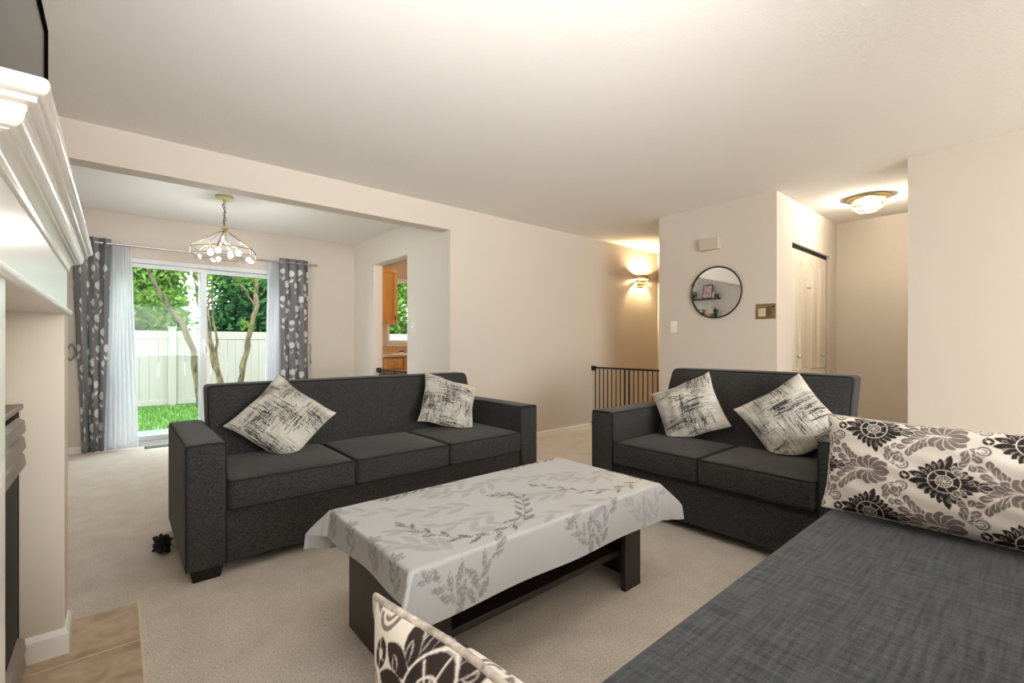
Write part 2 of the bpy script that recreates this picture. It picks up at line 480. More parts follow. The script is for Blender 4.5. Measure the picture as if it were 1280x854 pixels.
# sides: the thickness must grow into the room
# hearth tiles
bm = bmesh.new()
ys = [.86, 1.16, 1.49, 1.82, 2.147, 2.47]
for y0, y1 in zip(ys[:-1], ys[1:]):
    box(bm, -.30, .066, y0 + .003, y1 - .003, 0, .0125, bevel=.0008, seg=1)
struct('floor_hearth_tiles', bm, M['tile'])
struct('floor_hearth_grout', B(-.298, .074, .858, 2.472, 0, .0116), M['grout'])

# ------------------------------------------------------------------ closet bifold door (structure) in the entry
d2 = thing('door_2', None, None, (4.81, YC + .03, 0), kind='structure')
def raised_panel(bm, x0, x1, z0, z1, y, arch):
    """moulded panel standing off the leaf: outer bead, sloping field"""
    def loop(ins, yy):
        a, b, c, d = x0 + ins, x1 - ins, z0 + ins, z1 - ins
        pts = [(a, c), (b, c)]
        if arch:
            w = b - a
            pts += [(b, d - w * .9)] + [(b - w * t, d - w * .9 * (1 - math.sin(PI / 2 * t) ** 1.3)) for t in (.25, .5, .75)] + [(a, d)]
        else: pts += [(b, d), (a, d)]
        return [bm.verts.new((px, yy, pz)) for px, pz in pts]
    ls = [loop(0, y), loop(.006, y - .007), loop(.016, y - .002), loop(.03, y - .008)]
    for A, C_ in zip(ls[:-1], ls[1:]):
        n = len(A)
        for i in range(n): bm.faces.new((A[i], A[(i + 1) % n], C_[(i + 1) % n], C_[i]))
    bm.faces.new(ls[-1])
for k in range(2):
    x0 = .006 + k * .5615
    lf = obj('door_leaf', B(x0, x0 + .553, 0, .03, .012, 2.005, bevel=.003, seg=1), M['door'], d2)
    bm = bmesh.new()
    for j in range(2):
        px = x0 + .045 + j * .25
        for (z0, z1, ar) in ((.83, 1.90, True), (.14, .72, False)):
            raised_panel(bm, px, px + .205, z0, z1, 0.0005, ar)
    obj('moulded_panel', bm, M['door'], lf, 35)
    kx = x0 + (.20 if k == 0 else .345)
    bm = bmesh.new(); lathe(bm, [(.008, 0), (.008, -.018), (.017, -.024), (.02, -.032), (.015, -.042), (.004, -.045)], (kx, 0, .96), 14, 'Y')
    obj('knob', bm, M['chrome'], lf, 40)
hk = thing('coat_hook', 'small metal double hook high on the white bifold closet door', 'hook', (5.315, YC + .03, 1.655))
bm = B(-.035, .035, -.004, 0, -.008, .012, bevel=.001, seg=1)
obj('hook_plate', bm, M['chrome'], hk)
for s in (-1, 1):
    bm = bmesh.new(); tube(bm, [(s * .024, -.004, 0), (s * .026, -.02, -.014), (s * .028, -.032, -.012), (s * .03, -.036, .004)], .004, 6)
    obj('prong', bm, M['chrome'], hk, 60)
struct('trim_1', box(box(B(4.80, 5.95, YC + .03, YC + .10, 2.012, 2.04), 5.932, 5.944, YC + .03, YC + .09, 0, 2.03), 4.806, 4.812, YC + .03, YC + .09, 0, 2.03), M['dark'])
struct('wall_closet_back', B(4.6, 6.1, 2.3, 2.32, 0, H), M['dark'])

# ------------------------------------------------------------------ patio door (structure)
d1 = thing('door_1', None, None, (0, YF, 0), kind='structure')
bm = bmesh.new()
X0, X1, ZT = -.13, 1.56, 1.985
box(bm, X0, X1, .01, .14, 0, .045); box(bm, X0, X1, .01, .14, ZT - .045, ZT)
box(bm, X0, X0 + .05, .01, .14, .045, ZT - .045); box(bm, X1 - .05, X1, .01, .14, .045, ZT - .045)
obj('door_frame', bm, M['vinylframe'], d1)
def sash(x0, x1, y0, y1, name, pm):
    bm = bmesh.new(); z0, z1 = .05, ZT - .05
    box(bm, x0, x1, y0, y1, z0, z0 + .05); box(bm, x0, x1, y0, y1, z1 - .04, z1)
    box(bm, x0, x0 + .045, y0, y1, z0 + .05, z1 - .04); box(bm, x1 - .055, x1, y0, y1, z0 + .05, z1 - .04)
    s = obj(name, bm, M['vinylframe'], d1)
    obj('pane', B(x0 + .045, x1 - .055, (y0 + y1) / 2 - .002, (y0 + y1) / 2 + .002, z0 + .05, z1 - .04), pm, s)
    return s
s1 = sash(X0 + .05, .785, .03, .065, 'sliding_sash', M['pane_door'])
sash(.715, X1 - .05, .08, .115, 'fixed_sash', M['pane'])
bm = B(.745, .775, .008, .03, .95, 1.13, bevel=.004); tube(bm, [(.752, .008, .97), (.752, -.02, .98), (.752, -.02, 1.10), (.752, .008, 1.11)], .007, 8)
obj('door_handle', bm, M['plastic'], s1)
obj('latch_guard', B(.776, .784, .012, .03, .98, 1.04), M['blackmetal'], s1)
struct('floor_sill', B(X0, X1, YF - .02, YF + .14, 0, .012), M['vinylframe'])

# ------------------------------------------------------------------ fireplace
fp = thing('fireplace_mantel', 'white painted fireplace mantel with stepped crown shelf and slim pilasters', 'mantel', (0, 0, 0))
for y0, y1 in ((.96, 1.10), (2.225, 2.362)):
    p = obj('pilaster', B(-.30, -.136, y0, y1, .012, 1.2, bevel=.003, seg=2), M['surround'] if y0 > 2 else M['mantel'], fp)
    bm = bmesh.new()
    pr = [(0, 0.012), (.012, 0.012), (.012, .082), (.009, .09), (.004, .098), (0, .1)]
    rings = []
    for o_, z in pr: rings.append([bm.verts.new(q) for q in ((-.30, y0 - o_, z), (-.136 + o_, y0 - o_, z), (-.136 + o_, y1 + o_, z), (-.30, y1 + o_, z))])
    for A, C_ in zip(rings[:-1], rings[1:]):
        for i in range(3): bm.faces.new((A[i], A[i + 1], C_[i + 1], C_[i]))
    obj('plinth', bm, M['mantel'], p)
fr = obj('frieze', B(-.30, -.138, .96, 2.362, 1.2, 1.372, bevel=.002, seg=1), M['mantel'], fp)
def sweep_u(prof, y0, y1, x):
    bm = bmesh.new(); rings = []
    for p, z in prof:
        rings.append([bm.verts.new(q) for q in ((-.30, y0 - p, z), (x + p, y0 - p, z), (x + p, y1 + p, z), (-.30, y1 + p, z))])
    for A, C_ in zip(rings[:-1], rings[1:]):
        for i in range(3): bm.faces.new((A[i], A[i + 1], C_[i + 1], C_[i]))
    bm.faces.new(rings[0][::-1]); bm.faces.new(rings[-1])
    return bm
lip = [(0, 1.188)] + [(.004 + .010 * math.sin(t), 1.199 - .011 * math.cos(t)) for t in np.linspace(0, PI, 7)] + [(0, 1.21)]
obj('lip_moulding', sweep_u(lip, .96, 2.362, -.138), M['mantel'], fp, 40)
crown = [(0.0, 1.352), (.006, 1.352), (.007, 1.360)] + [(.007 + .018 * (1 - math.cos(t)), 1.360 + .020 * math.sin(t)) for t in np.linspace(0, PI / 2, 7)] + \
        [(.027, 1.382)] + [(.027 + .016 * math.sin(t), 1.382 + .020 * (1 - math.cos(t))) for t in np.linspace(0, PI / 2, 7)] + [(.045, 1.404), (.045, 1.412), (.055, 1.415), (.056, 1.422)] + \
        [(.058 + .0115 * math.sin(t), 1.4365 - .0135 * math.cos(t)) for t in np.linspace(0, PI, 9)] + [(.0, 1.4502)]
obj('crown_shelf', sweep_u(crown, .96, 2.362, -.138), M['mantel'], fp, 32)
obj('surround_panel', B(-.30, -.285, 1.10, 2.225, .012, 1.2), M['surround'], fp)
bm = bmesh.new(); box(bm, -.285, -.275, 1.13, 2.20, 1.165, 1.185); box(bm, -.285, -.272, 2.185, 2.20, .895, 1.165); box(bm, -.285, -.272, 1.13, 1.145, .895, 1.165)
obj('bead_trim', bm, M['surround'], fp)

fi = thing('fireplace_insert', 'black metal gas fireplace insert with silver louvre bars', 'fireplace', (0, 0, 0))
obj('firebox', B(-.284, -.242, 1.115, 2.205, .0125, .882, bevel=.004, seg=1), mat('firebox_black', (12, 12, 12), .7, spec=.1), fi)
steel = mat('louvre_steel', (150, 142, 132), .5, metal=.4)
for z in (.70, .755, .81, .10, .045):
    bm = bmesh.new(); extrude_poly(bm, [(-.242, z), (-.226, z - .012), (-.222, z - .008), (-.226, z + .026), (-.242, z + .036)], 1.16, 2.165, 'XZ')
    obj('louvre', bm, steel, fi)
obj('top_hood', B(-.284, -.232, 1.115, 2.205, .868, .886, bevel=.003, seg=1), steel, fi)
obj('glass_front', B(-.243, -.238, 1.19, 2.135, .16, .67), mat('fire_glass', (9, 9, 9), .45, spec=.08), fi)

# television on the chimney breast
tv = thing('television', 'large black flat screen television on the wall above the mantel', 'television', (-.195, 1.70, 1.86))
obj('cabinet', B(-.045, -.002, -.69, .69, -.37, .37, bevel=.006), M['bezel'], tv)
obj('screen', B(-.002, .0, -.672, .672, -.352, .352), M['screen'], tv)
obj('bezel', box(box(box(B(-.002, .006, -.69, .69, .352, .37), -.002, .006, -.69, .69, -.37, -.352), -.002, .006, -.69, -.672, -.352, .352), -.002, .006, .672, .69, -.352, .352), M['bezel'], tv)
obj('wall_mount', B(-.104, -.04, -.2, .2, -.15, .15), M['blackmetal'], tv)

# ------------------------------------------------------------------ sofas
def loop_pipe(x0, x1, y0, y1, z, r, rc=.03):
    pts = []
    for (cx, cy_, a) in ((x1 - rc, y0 + rc, -PI / 2), (x1 - rc, y1 - rc, 0), (x0 + rc, y1 - rc, PI / 2), (x0 + rc, y0 + rc, PI)):
        pts += [(px, py, z) for px, py in arc(cx, cy_, rc, a, a + PI / 2, 4)]
    bm = bmesh.new(); tube(bm, pts, r, 6, closed=True); return bm

def make_sofa(name, label, cat, loc, rz, W, D, aw, ah, bh, n, yb0, k, taper=0.0, fab='sofa'):
    t = thing(name, label, cat, loc, rz)
    z0, zs0, zs1 = .055, .30, .445
    obj('base', roundbox((aw - .005, .022, z0), (W - aw + .005, D - .02, zs0 + .01), .012, 6), M[fab], t, 60)
    for s in (0, 1):
        x0 = 0 if s == 0 else W - aw
        a = obj('arm', roundbox((x0, 0, z0), (x0 + aw, D - .01, ah), .022, 8, (0.006, .006, .008)), M[fab], t, 60)
        e = .0058
        pts = [(x0 + e, e, z0 + .01), (x0 + e, e, ah - .02), (x0 + e + .006, e, ah - e - .006), (x0 + .02, e, ah - e + .002), (x0 + aw / 2, e - .002, ah - e + .004), (x0 + aw - .02, e, ah - e + .002), (x0 + aw - e - .006, e, ah - e - .006), (x0 + aw - e, e, ah - .02), (x0 + aw - e, e, z0 + .01)]
        bm = bmesh.new(); tube(bm, pts, .0046, 6)
        xi = x0 + aw - e if s == 0 else x0 + e
        xo = x0 + e if s == 0 else x0 + aw - e
        tube(bm, [(xi, e, ah - e), (xi, D * .5, ah - e), (xi, D - .05, ah - e)], .0046, 6)
        tube(bm, [(xo, e, ah - e), (xo, D * .5, ah - e), (xo, D - .05, ah - e)], .0046, 6)
        obj('piping', bm, M['pipe'], a, 60)
    zb = zs0
    def fn(q):
        q = q.copy(); f = (q[2] - zb) / (bh - zb)
        q[1] += k * (q[2] - .45)
        q[0] = W / 2 + (q[0] - W / 2) * (1 - taper * max(0, f))
        return q
    bk = obj('backrest', roundbox((aw + .002, yb0, zb), (W - aw - .002, yb0 + .16, bh), .025, 10, (0, .012, .006), fn), M[fab], t, 60)
    def bp(x, z): 
        f = (z - zb) / (bh - zb); return (W / 2 + (x - W / 2) * (1 - taper * f), yb0 + .006 + k * (z - .45), z)
    xa, xb = aw + .009, W - aw - .009
    bm = bmesh.new(); tube(bm, [bp(xa, zb + .1)] + [bp(xa, bh - .03), bp(xa + .010, bh - .009), bp(xa + .03, bh - .0055), bp(xb - .03, bh - .0055), bp(xb - .010, bh - .009), bp(xb, bh - .03), bp(xb, zb + .1)], .0046, 6)
    obj('piping', bm, M['pipe'], bk, 60)
    cw = (W - 2 * aw) / n
    for i in range(n):
        xa, xb = aw + i * cw + .004, aw + (i + 1) * cw - .004
        y0 = -.012; y1 = yb0 + .02
        c = obj('seat_cushion', roundbox((xa, y0, zs0 + .004), (xb, y1, zs1), .024, 10, (.004, .012, .022)), M[fab], t, 60)
        c_ = loop_pipe(xa + .0055, xb - .0055, y0 + .0055, y1 - .004, zs1 - .0055, .005, .02)
        obj('piping', c_, M['pipe'], c, 60)
        obj('piping', loop_pipe(xa + .0055, xb - .0055, y0 + .0055, y1 - .004, zs0 + .0095, .005, .02), M['pipe'], c, 60)
    for fx in (.02, W - .15):
        for fy in (.015, D - .13):
            bm = bmesh.new()
            lo = [bm.verts.new(q) for q in ((fx + .012, fy + .012, 0), (fx + .118, fy + .012, 0), (fx + .118, fy + .1, 0), (fx + .012, fy + .1, 0))]
            hi = [bm.verts.new(q) for q in ((fx, fy, .06), (fx + .13, fy, .06), (fx + .13, fy + .11, .06), (fx, fy + .11, .06))]
            bm.faces.new(lo[::-1]); bm.faces.new(hi)
            for i in range(4): bm.faces.new((lo[i], lo[(i + 1) % 4], hi[(i + 1) % 4], hi[i]))
            obj('foot', bm, M['black'], t)
    return t
make_sofa('sofa', 'charcoal fabric three-seat sofa standing between the patio door and the coffee table', 'sofa', (.23, 2.49, 0), 0, 2.155, .87, .163, .628, .842, 3, .565, .30)
make_sofa('loveseat', 'charcoal fabric two-seat loveseat standing under the round mirror and facing the fireplace', 'loveseat', (2.455, 2.03, 0), -PI / 2, 1.51, .88, .18, .635, .900, 2, .50, .46, .02)

s3 = thing('daybed', 'slate grey linen daybed with one wide smooth seat and a damask cushion at each end', 'daybed', (0, 0, 0))
obj('base', roundbox((.19, -.42, .06), (2.18, .54, .27), .015, 6), M['linen'], s3, 60)
obj('seat', roundbox((.182, -.36, .27), (2.14, .568, .444), .035, 12, (0, .008, .008)), M['linen'], s3, 60)
for x0, x1 in ((-.05, .178), (2.185, 2.36)):
    obj('arm', roundbox((x0, -.44, .06), (x1, .555, .585), .03, 6), M['linen'], s3, 60)
obj('backrest', roundbox((.182, -.58, .1), (2.14, -.362, .80), .04, 6), M['linen'], s3, 60)
for fx in (.02, 2.2):
    for fy in (-.40, .45):
        obj('foot', B(fx, fx + .07, fy, fy + .07, 0, .065), M['black'], s3)

# ------------------------------------------------------------------ 2D pattern rasters (dyed / woven colours)
def leaf_mask(U, V, x, y, ang, L, w, per=None, sharp=1.0):
    du, dv = U - x, V - y
    if per: du = (du + per[0] / 2) % per[0] - per[0] / 2; dv = (dv + per[1] / 2) % per[1] - per[1] / 2
    c, s = math.cos(ang), math.sin(ang)
    a = (du * c + dv * s) / L; b = (-du * s + dv * c) / w
    inside = (a > 0) & (a < 1)
    prof = np.sin(PI * np.clip(a, 0, 1) ** (.75 * sharp)) ** .8
    return inside & (np.abs(b) < prof)

def line_mask(U, V, pts, w, per=None):
    m = np.zeros(U.shape, bool)
    for (x0, y0), (x1, y1) in zip(pts[:-1], pts[1:]):
        du, dv = U - x0, V - y0
        if per: du = (du + per[0] / 2) % per[0] - per[0] / 2; dv = (dv + per[1] / 2) % per[1] - per[1] / 2
        dx, dy = x1 - x0, y1 - y0; L2 = dx * dx + dy * dy
        t = np.clip((du * dx + dv * dy) / L2, 0, 1)
        m |= (du - t * dx) ** 2 + (dv - t * dy) ** 2 < w * w
    return m

def bez(p0, p1, p2, n=16):
    return [((1 - t) ** 2 * p0[0] + 2 * t * (1 - t) * p1[0] + t * t * p2[0], (1 - t) ** 2 * p0[1] + 2 * t * (1 - t) * p1[1] + t * t * p2[1]) for t in np.linspace(0, 1, n)]

# damask tile -------------------------------------------------------
PX, PY = .39, .30
def damask_tile():
    nx, ny = 650, 500
    U, V = np.meshgrid((np.arange(nx) + .5) / nx * PX, (np.arange(ny) + .5) / ny * PY, indexing='ij')
    img = np.zeros((nx, ny), np.int8)          # 0 ground, 1 taupe, 2 dark
    per = (PX, PY)
    def lobe(x, y, a, L, w, v_, sharp=2.2, rib=True, halo=1.0):
        if halo: img[leaf_mask(U, V, x, y, a, L * 1.06, w + .0022 * halo, per, sharp)] = 0
        img[leaf_mask(U, V, x, y, a, L, w, per, sharp)] = v_
        if rib: img[line_mask(U, V, [(x + L * .12 * math.cos(a), y + L * .12 * math.sin(a)), (x + L * .7 * math.cos(a), y + L * .7 * math.sin(a))], .0009, per)] = 0
    def branch(pts, n, l0, l1, w, spread):
        P = np.array(pts)
        for q, i in enumerate(np.linspace(1, len(P) - 2, n).astype(int)):
            t = P[i + 1] - P[i - 1]; a = math.atan2(t[1], t[0]); L = l0 + (l1 - l0) * q / max(1, n - 1)
            for s in (1, -1): lobe(P[i][0], P[i][1], a + s * spread, L, w * (L / l0) ** .5, 1)
        t = P[-1] - P[-3]; lobe(P[-2][0], P[-2][1], math.atan2(t[1], t[0]), l1, w * .8, 1)
        img[line_mask(U, V, pts, .0016, per)] = 0
    for ox, oy in ((0, 0), (PX / 2, PY / 2)):
        fx, fy = ox + PX / 2, oy
        for s in (1, -1):
            branch(bez((fx - .020, fy), (fx - .070, fy + s * .006), (fx - .118, fy + s * .088), 24), 6, .052, .030, .0125, .70)
            branch(bez((fx + .048, fy + s * .030), (fx + .078, fy + s * .070), (fx + .036, fy + s * .112), 20), 4, .036, .024, .0115, .80)
            du = (U - (fx + .088) + PX / 2) % PX - PX / 2; dv = (V - (fy + s * .036) + PY / 2) % PY - PY / 2
            for r0, v_ in ((.0205, 0), (.018, 1), (.0125, 0), (.0085, 1), (.0045, 0)): img[(du ** 2 + (dv * 1.1) ** 2) < r0 * r0] = v_
            img[(du < -.002) & (np.abs(dv) < .004) & (du > -.018)] = 0
        for a in (2.3, -2.3, 1.62, -1.62, 1.0, -1.0, .48, -.48, 0):
            lobe(fx - .006, fy, a, .062 if abs(a) < .6 else .052, .0175, 1, 2.0)
        img[line_mask(U, V, [(fx - .05, fy), (fx + .01, fy)], .0022, per)] = 0
        # dark medallion: lobes raying to a diamond outline, a bud inside
        du = (U - ox + PX / 2) % PX - PX / 2; dv = (V - oy + PY / 2) % PY - PY / 2
        rr = np.abs(du) / .104 + np.abs(dv) / .086
        img[rr < 1.12] = 0
        for k in range(22):
            a = 2 * PI * (k + .5) / 22
            edge = 1.0 / (abs(math.cos(a)) / .104 + abs(math.sin(a)) / .088)
            r0 = .024
            aa = a - .22 * math.sin(a)
            lobe(ox + r0 * math.cos(a), oy + r0 * math.sin(a), aa, max(.022, edge - r0), .0078 + .07 * max(0, edge - .055), 2, 1.9, False, .5)
            lobe(ox + edge * .62 * math.cos(a + .14), oy + edge * .62 * math.sin(a + .14), aa - .5 * (1 if math.sin(a) > 0 else -1), .018, .0035, 2, 1.2, False, .5)
        rad = np.hypot(du * .92, dv)
        img[rad < .037] = 0; img[rad < .0345] = 2
        img[(np.abs(rad - .0185) < .0011)] = 0
        for k in range(7):
            a = 2 * PI * k / 7 + .2
            img[line_mask(U, V, [(ox + .010 * math.cos(a), oy + .010 * math.sin(a)), (ox + .033 * math.cos(a + .35), oy + .033 * math.sin(a + .35))], .0011, per)] = 0
            img[line_mask(U, V, [(ox + .002 * math.cos(a), oy + .002 * math.sin(a)), (ox + .016 * math.cos(a + .6), oy + .016 * math.sin(a + .6))], .0009, per)] = 0
        for s in (1, -1):
            lobe(ox - .084, oy, PI + s * .55, .026, .0062, 2, 1.2, False)
            lobe(ox - .112, oy, s * .7, .020, .0055, 2, 1.2, False)
            lobe(ox + .076, oy, s * .5, .030, .0075, 2, 1.4)
        lobe(ox + .080, oy, 0, .034, .008, 2, 1.3)
        img[((du + .098) ** 2 + dv ** 2) < .005 ** 2] = 0
    return img
DT = damask_tile()
DC = np.array([s2l((226, 220, 212))[:3], s2l((126, 114, 111))[:3], s2l((44, 33, 32))[:3]])
DI = DC[DT]
for ax in (0, 1): DI = (DI + np.roll(DI, 1, ax) + np.roll(DI, -1, ax)) / 3
def damask_color(x, y, ox, oy):
    u = (((x - ox) % PX) / PX * DT.shape[0]).astype(int) % DT.shape[0]; v = (((y - oy) % PY) / PY * DT.shape[1]).astype(int) % DT.shape[1]
    return DI[u, v]

# brush-scratch print -----------------------------------------------
def scratch_raster(seed, size=.46, n=380):
    r = np.random.default_rng(seed)
    U, V = np.meshgrid((np.arange(n) + .5) / n * size - size / 2, (np.arange(n) + .5) / n * size - size / 2, indexing='ij')
    base = np.array(s2l((205, 201, 190))[:3]); img = np.tile(base, (n, n, 1))
    blot = np.zeros((n, n))
    for _ in range(26):
        cx, cy_ = r.uniform(-size / 2, size / 2, 2); w, h = r.uniform(.03, .09, 2)
        blot += .10 * ((np.abs(U - cx) < w) & (np.abs(V - cy_) < h))
    img *= (1 - np.clip(blot, 0, .28))[..., None]
    for _ in range(24):                       # clusters of hatch strokes
        cx, cy_ = r.uniform(-size / 2 * .9, size / 2 * .9, 2); vert = r.random() < .5; dark = r.uniform(.45, 1.0)
        for _k in range(r.integers(10, 24)):
            L = r.uniform(.03, .12); off = r.normal(0, .026); sh = r.normal(0, .028); tl = r.normal(0, .05); w = r.uniform(.0007, .0024)
            if vert: p = [(cx + off - tl * L / 2, cy_ + sh - L / 2), (cx + off + tl * L / 2, cy_ + sh + L / 2)]
            else: p = [(cx + sh - L / 2, cy_ + off - tl * L / 2), (cx + sh + L / 2, cy_ + off + tl * L / 2)]
            x0, x1 = sorted((p[0][0], p[1][0])); y0, y1 = sorted((p[0][1], p[1][1]))
            i0, i1 = [int(np.clip((q + size / 2) / size * n, 0, n)) for q in (x0 - .003, x1 + .004)]
            j0, j1 = [int(np.clip((q + size / 2) / size * n, 0, n)) for q in (y0 - .003, y1 + .004)]
            if i1 <= i0 or j1 <= j0: continue
            m = line_mask(U[i0:i1, j0:j1], V[i0:i1, j0:j1], p, w)
            m &= r.random(m.shape) < .8
            sub = img[i0:i1, j0:j1]; sub[m] = sub[m] * (1 - dark) + np.array(s2l((38, 38, 38))[:3]) * dark
    return img, size

def pillow_mesh(name, sx, sy, th, nx, ny, colfn, m, pinch=.07, wr=.004, seed=1):
    """knife-edge cushion: two bulged faces sharing a seam; local x, y in its plane, z its face"""
    r = np.random.default_rng(seed); ph = r.uniform(0, 6.28, 8)
    u = np.sin(np.linspace(-PI / 2, PI / 2, nx) * .92) / math.sin(PI / 2 * .92); v = np.sin(np.linspace(-PI / 2, PI / 2, ny) * .92) / math.sin(PI / 2 * .92)
    U, V = np.meshgrid(u, v, indexing='ij')
    X = sx / 2 * U * (1 - pinch * (1 - V ** 2) * np.abs(U) ** 1.5); Y = sy / 2 * V * (1 - pinch * (1 - U ** 2) * np.abs(V) ** 1.5)
    hgt = th / 2 * (np.clip(1 - np.abs(U) ** 2.6, 0, 1) * np.clip(1 - np.abs(V) ** 2.6, 0, 1)) ** .55
    edge = (1 - (1 - np.abs(U) ** 6) * (1 - np.abs(V) ** 6))
    wrk = wr * (np.sin(9 * U + 4 * V + ph[0]) * np.sin(5 * V - 6 * U + ph[1]) + .6 * np.sin(17 * V + 8 * U + ph[2]))
    Vs, Fs, Cs = [], [], []
    col = colfn(sx / 2 * U, sy / 2 * V)
    for s in (1, -1):
        Z = s * hgt + (wrk * (hgt / (th / 2)) * (1 if s > 0 else .5))
        P = np.stack([X, Y, Z], -1)
        P[..., 2] += .006 * np.sin(6 * (U + V) + ph[3]) * edge
        base = len(Vs) and sum(len(q) for q in Vs)
        idx = np.arange(nx * ny).reshape(nx, ny) + (base or 0)
        f = np.stack([idx[:-1, :-1].ravel(), idx[1:, :-1].ravel(), idx[1:, 1:].ravel(), idx[:-1, 1:].ravel()], 1)
        if s < 0: f = f[:, ::-1]
        Vs.append(P.reshape(-1, 3)); Fs.append(f); Cs.append((col if s > 0 else col[::-1]).reshape(-1, 3))
    o = raw_mesh(name, np.concatenate(Vs), np.concatenate(Fs), m, None, np.concatenate(Cs), True)
    def seam(k_):
        a = np.linspace(-1, 1, 24); pts = [(t, -1) for t in a] + [(1, t) for t in a[1:]] + [(t, 1) for t in a[::-1][1:]] + [(-1, t) for t in a[::-1][1:-1]]
        out = []
        for (p, q) in pts:
            x = sx / 2 * p * (1 - pinch * (1 - q * q) * abs(p) ** 1.5); y = sy / 2 * q * (1 - pinch * (1 - p * p) * abs(q) ** 1.5)
            out.append((x, y, .006 * math.sin(6 * (p + q) + ph[3])))
        return out
    return o, seam(0)

def pose(o, c, ex, n):
    n = Vector(n).normalized(); ex = Vector(ex); ex = (ex - n * ex.dot(n)).normalized(); ey = n.cross(ex)
    Mx = Matrix((ex, ey, n)).transposed().to_4x4(); Mx.translation = Vector(c); o.matrix_world = Mx

def press(o, zmin, ymin=None):
    """a soft cushion flattens where it rests on the seat or against an arm"""
    for q in [o] + list(o.children):
        mw = o.matrix_world; mi = mw.inverted()
        for v in q.data.vertices:
            w = mw @ v.co; z0 = w.z
            lim = zmin + (.004 if q is not o else .0)
            if w.z < lim + .012: w.z = lim + .012 * math.exp((w.z - lim - .012) / .012)
            if ymin is not None and w.y < ymin: w.y = ymin + .003 * math.sin(40 * w.z)  + .003
            v.co = mi @ w

M['seam'] = mat('cream_seam', (196, 190, 178), .8)
M['seam_damask'] = mat('damask_cord', (190, 182, 174), .8, noise=.5, nscale=70)
def scratch_pillow(seed, label, c, ex, n, sx=.43, sy=.43, th=.135, ymin=None):
    img, size = scratch_raster(seed)
    def cf(x, y):
        k = img.shape[0]
        i = np.clip(((x + size / 2) / size * k).astype(int), 0, k - 1); j = np.clip(((y + size / 2) / size * k).astype(int), 0, k - 1)
        return img[i, j]
    o, sm = pillow_mesh('throw_pillow', sx, sy, th, 170, 170, cf, M['pillow'], .085, .0055, seed)
    tag(o, label, 'pillow', 'scratch print throw pillows')
    bm = bmesh.new(); tube(bm, sm, .0022, 5, closed=True); obj('seam', bm, M['seam'], o, 60)
    pose(o, c, ex, n); press(o, .4695, ymin)
    return o
scratch_pillow(3, 'pale grey scratch-print pillow standing on its corner at the three-seat sofa\'s arm near the fireplace', (.742, 2.925, .643), (.70, .14, .70), (-.15, -.80, .50), .42, .42)
scratch_pillow(8, 'pale grey scratch-print pillow upright at the end of the three-seat sofa away from the fireplace', (1.89, 2.93, .642), (.901, -.317, -.295), (-.10, -.82, .56), .42, .42)
scratch_pillow(15, 'pale grey scratch-print pillow beside the loveseat arm nearest the black safety gate', (2.935, 1.587, .642), (.326, -.848, .418), (-.877, -.107, .468), .42, .42)
scratch_pillow(22, 'pale grey scratch-print pillow on the loveseat end next to the damask cushion', (2.93, .97, .645), (.30, -.723, .60), (-.86, -.25, .44), .42, .42, ymin=.712)

dm, sm = pillow_mesh('lumbar_cushion', .63, .352, .15, 460, 250, lambda x, y: damask_color(x, y, .03, -.01), M['damask'], .05, .003, 5)
bm = bmesh.new(); tube(bm, sm, .005, 7, closed=True); obj('piping', bm, M['seam_damask'], dm, 60)
tag(dm, 'black and taupe damask cushion resting against the daybed end near the loveseat', 'cushion', 'damask lumbar cushions')
d2_ = copy_tree(dm)
d2_.data = dm.data.copy(); d2_.children[0].data = dm.children[0].data.copy()
pose(dm, (2.092, .25, .633), (.0, -1, 0), (-.95, 0, .24)); press(dm, .4535)
tag(d2_, 'damask cushion at the near end of the daybed, in front of the coffee table', 'cushion', 'damask lumbar cushions')
pose(d2_, (.296, .262, .577), (.12, -1, 0.0), (-1, -.12, .03)); press(d2_, .4535)

# ------------------------------------------------------------------ coffee table and its cloth
TX0, TX1, TY0, TY1, TZ = .632, 1.872, 1.167, 1.785, .447
ct = thing('coffee_table', 'dark espresso coffee table with slab ends and low shelf', 'table', (TX0, TY0, 0))
LX, LY = TX1 - TX0, TY1 - TY0
obj('tabletop', B(.004, LX - .004, .004, LY - .004, TZ - .045, TZ - .002, bevel=.004), M['espresso'], ct)
for s in (0, 1):
    x0 = .045 if s == 0 else LX - .045 - .024
    e = obj('end_panel', B(x0, x0 + .024, .055, LY - .055, 0, TZ - .046, bevel=.002, seg=1), M['espresso'], ct)
    for y in (.035, LY - .06):
        xx = (.045, .155) if s == 0 else (LX - .19, LX - .075)
        obj('leg_board', B(xx[0], xx[1], y, y + .024, 0, TZ - .046, bevel=.002, seg=1), M['espresso'], ct)
obj('shelf', B(.07, LX - .07, .075, LY - .075, .142, .168, bevel=.003, seg=1), M['espresso'], ct)
for y in (.055, LY - .075): obj('apron', B(.155, LX - .19, y, y + .02, TZ - .12, TZ - .046), M['espresso'], ct)

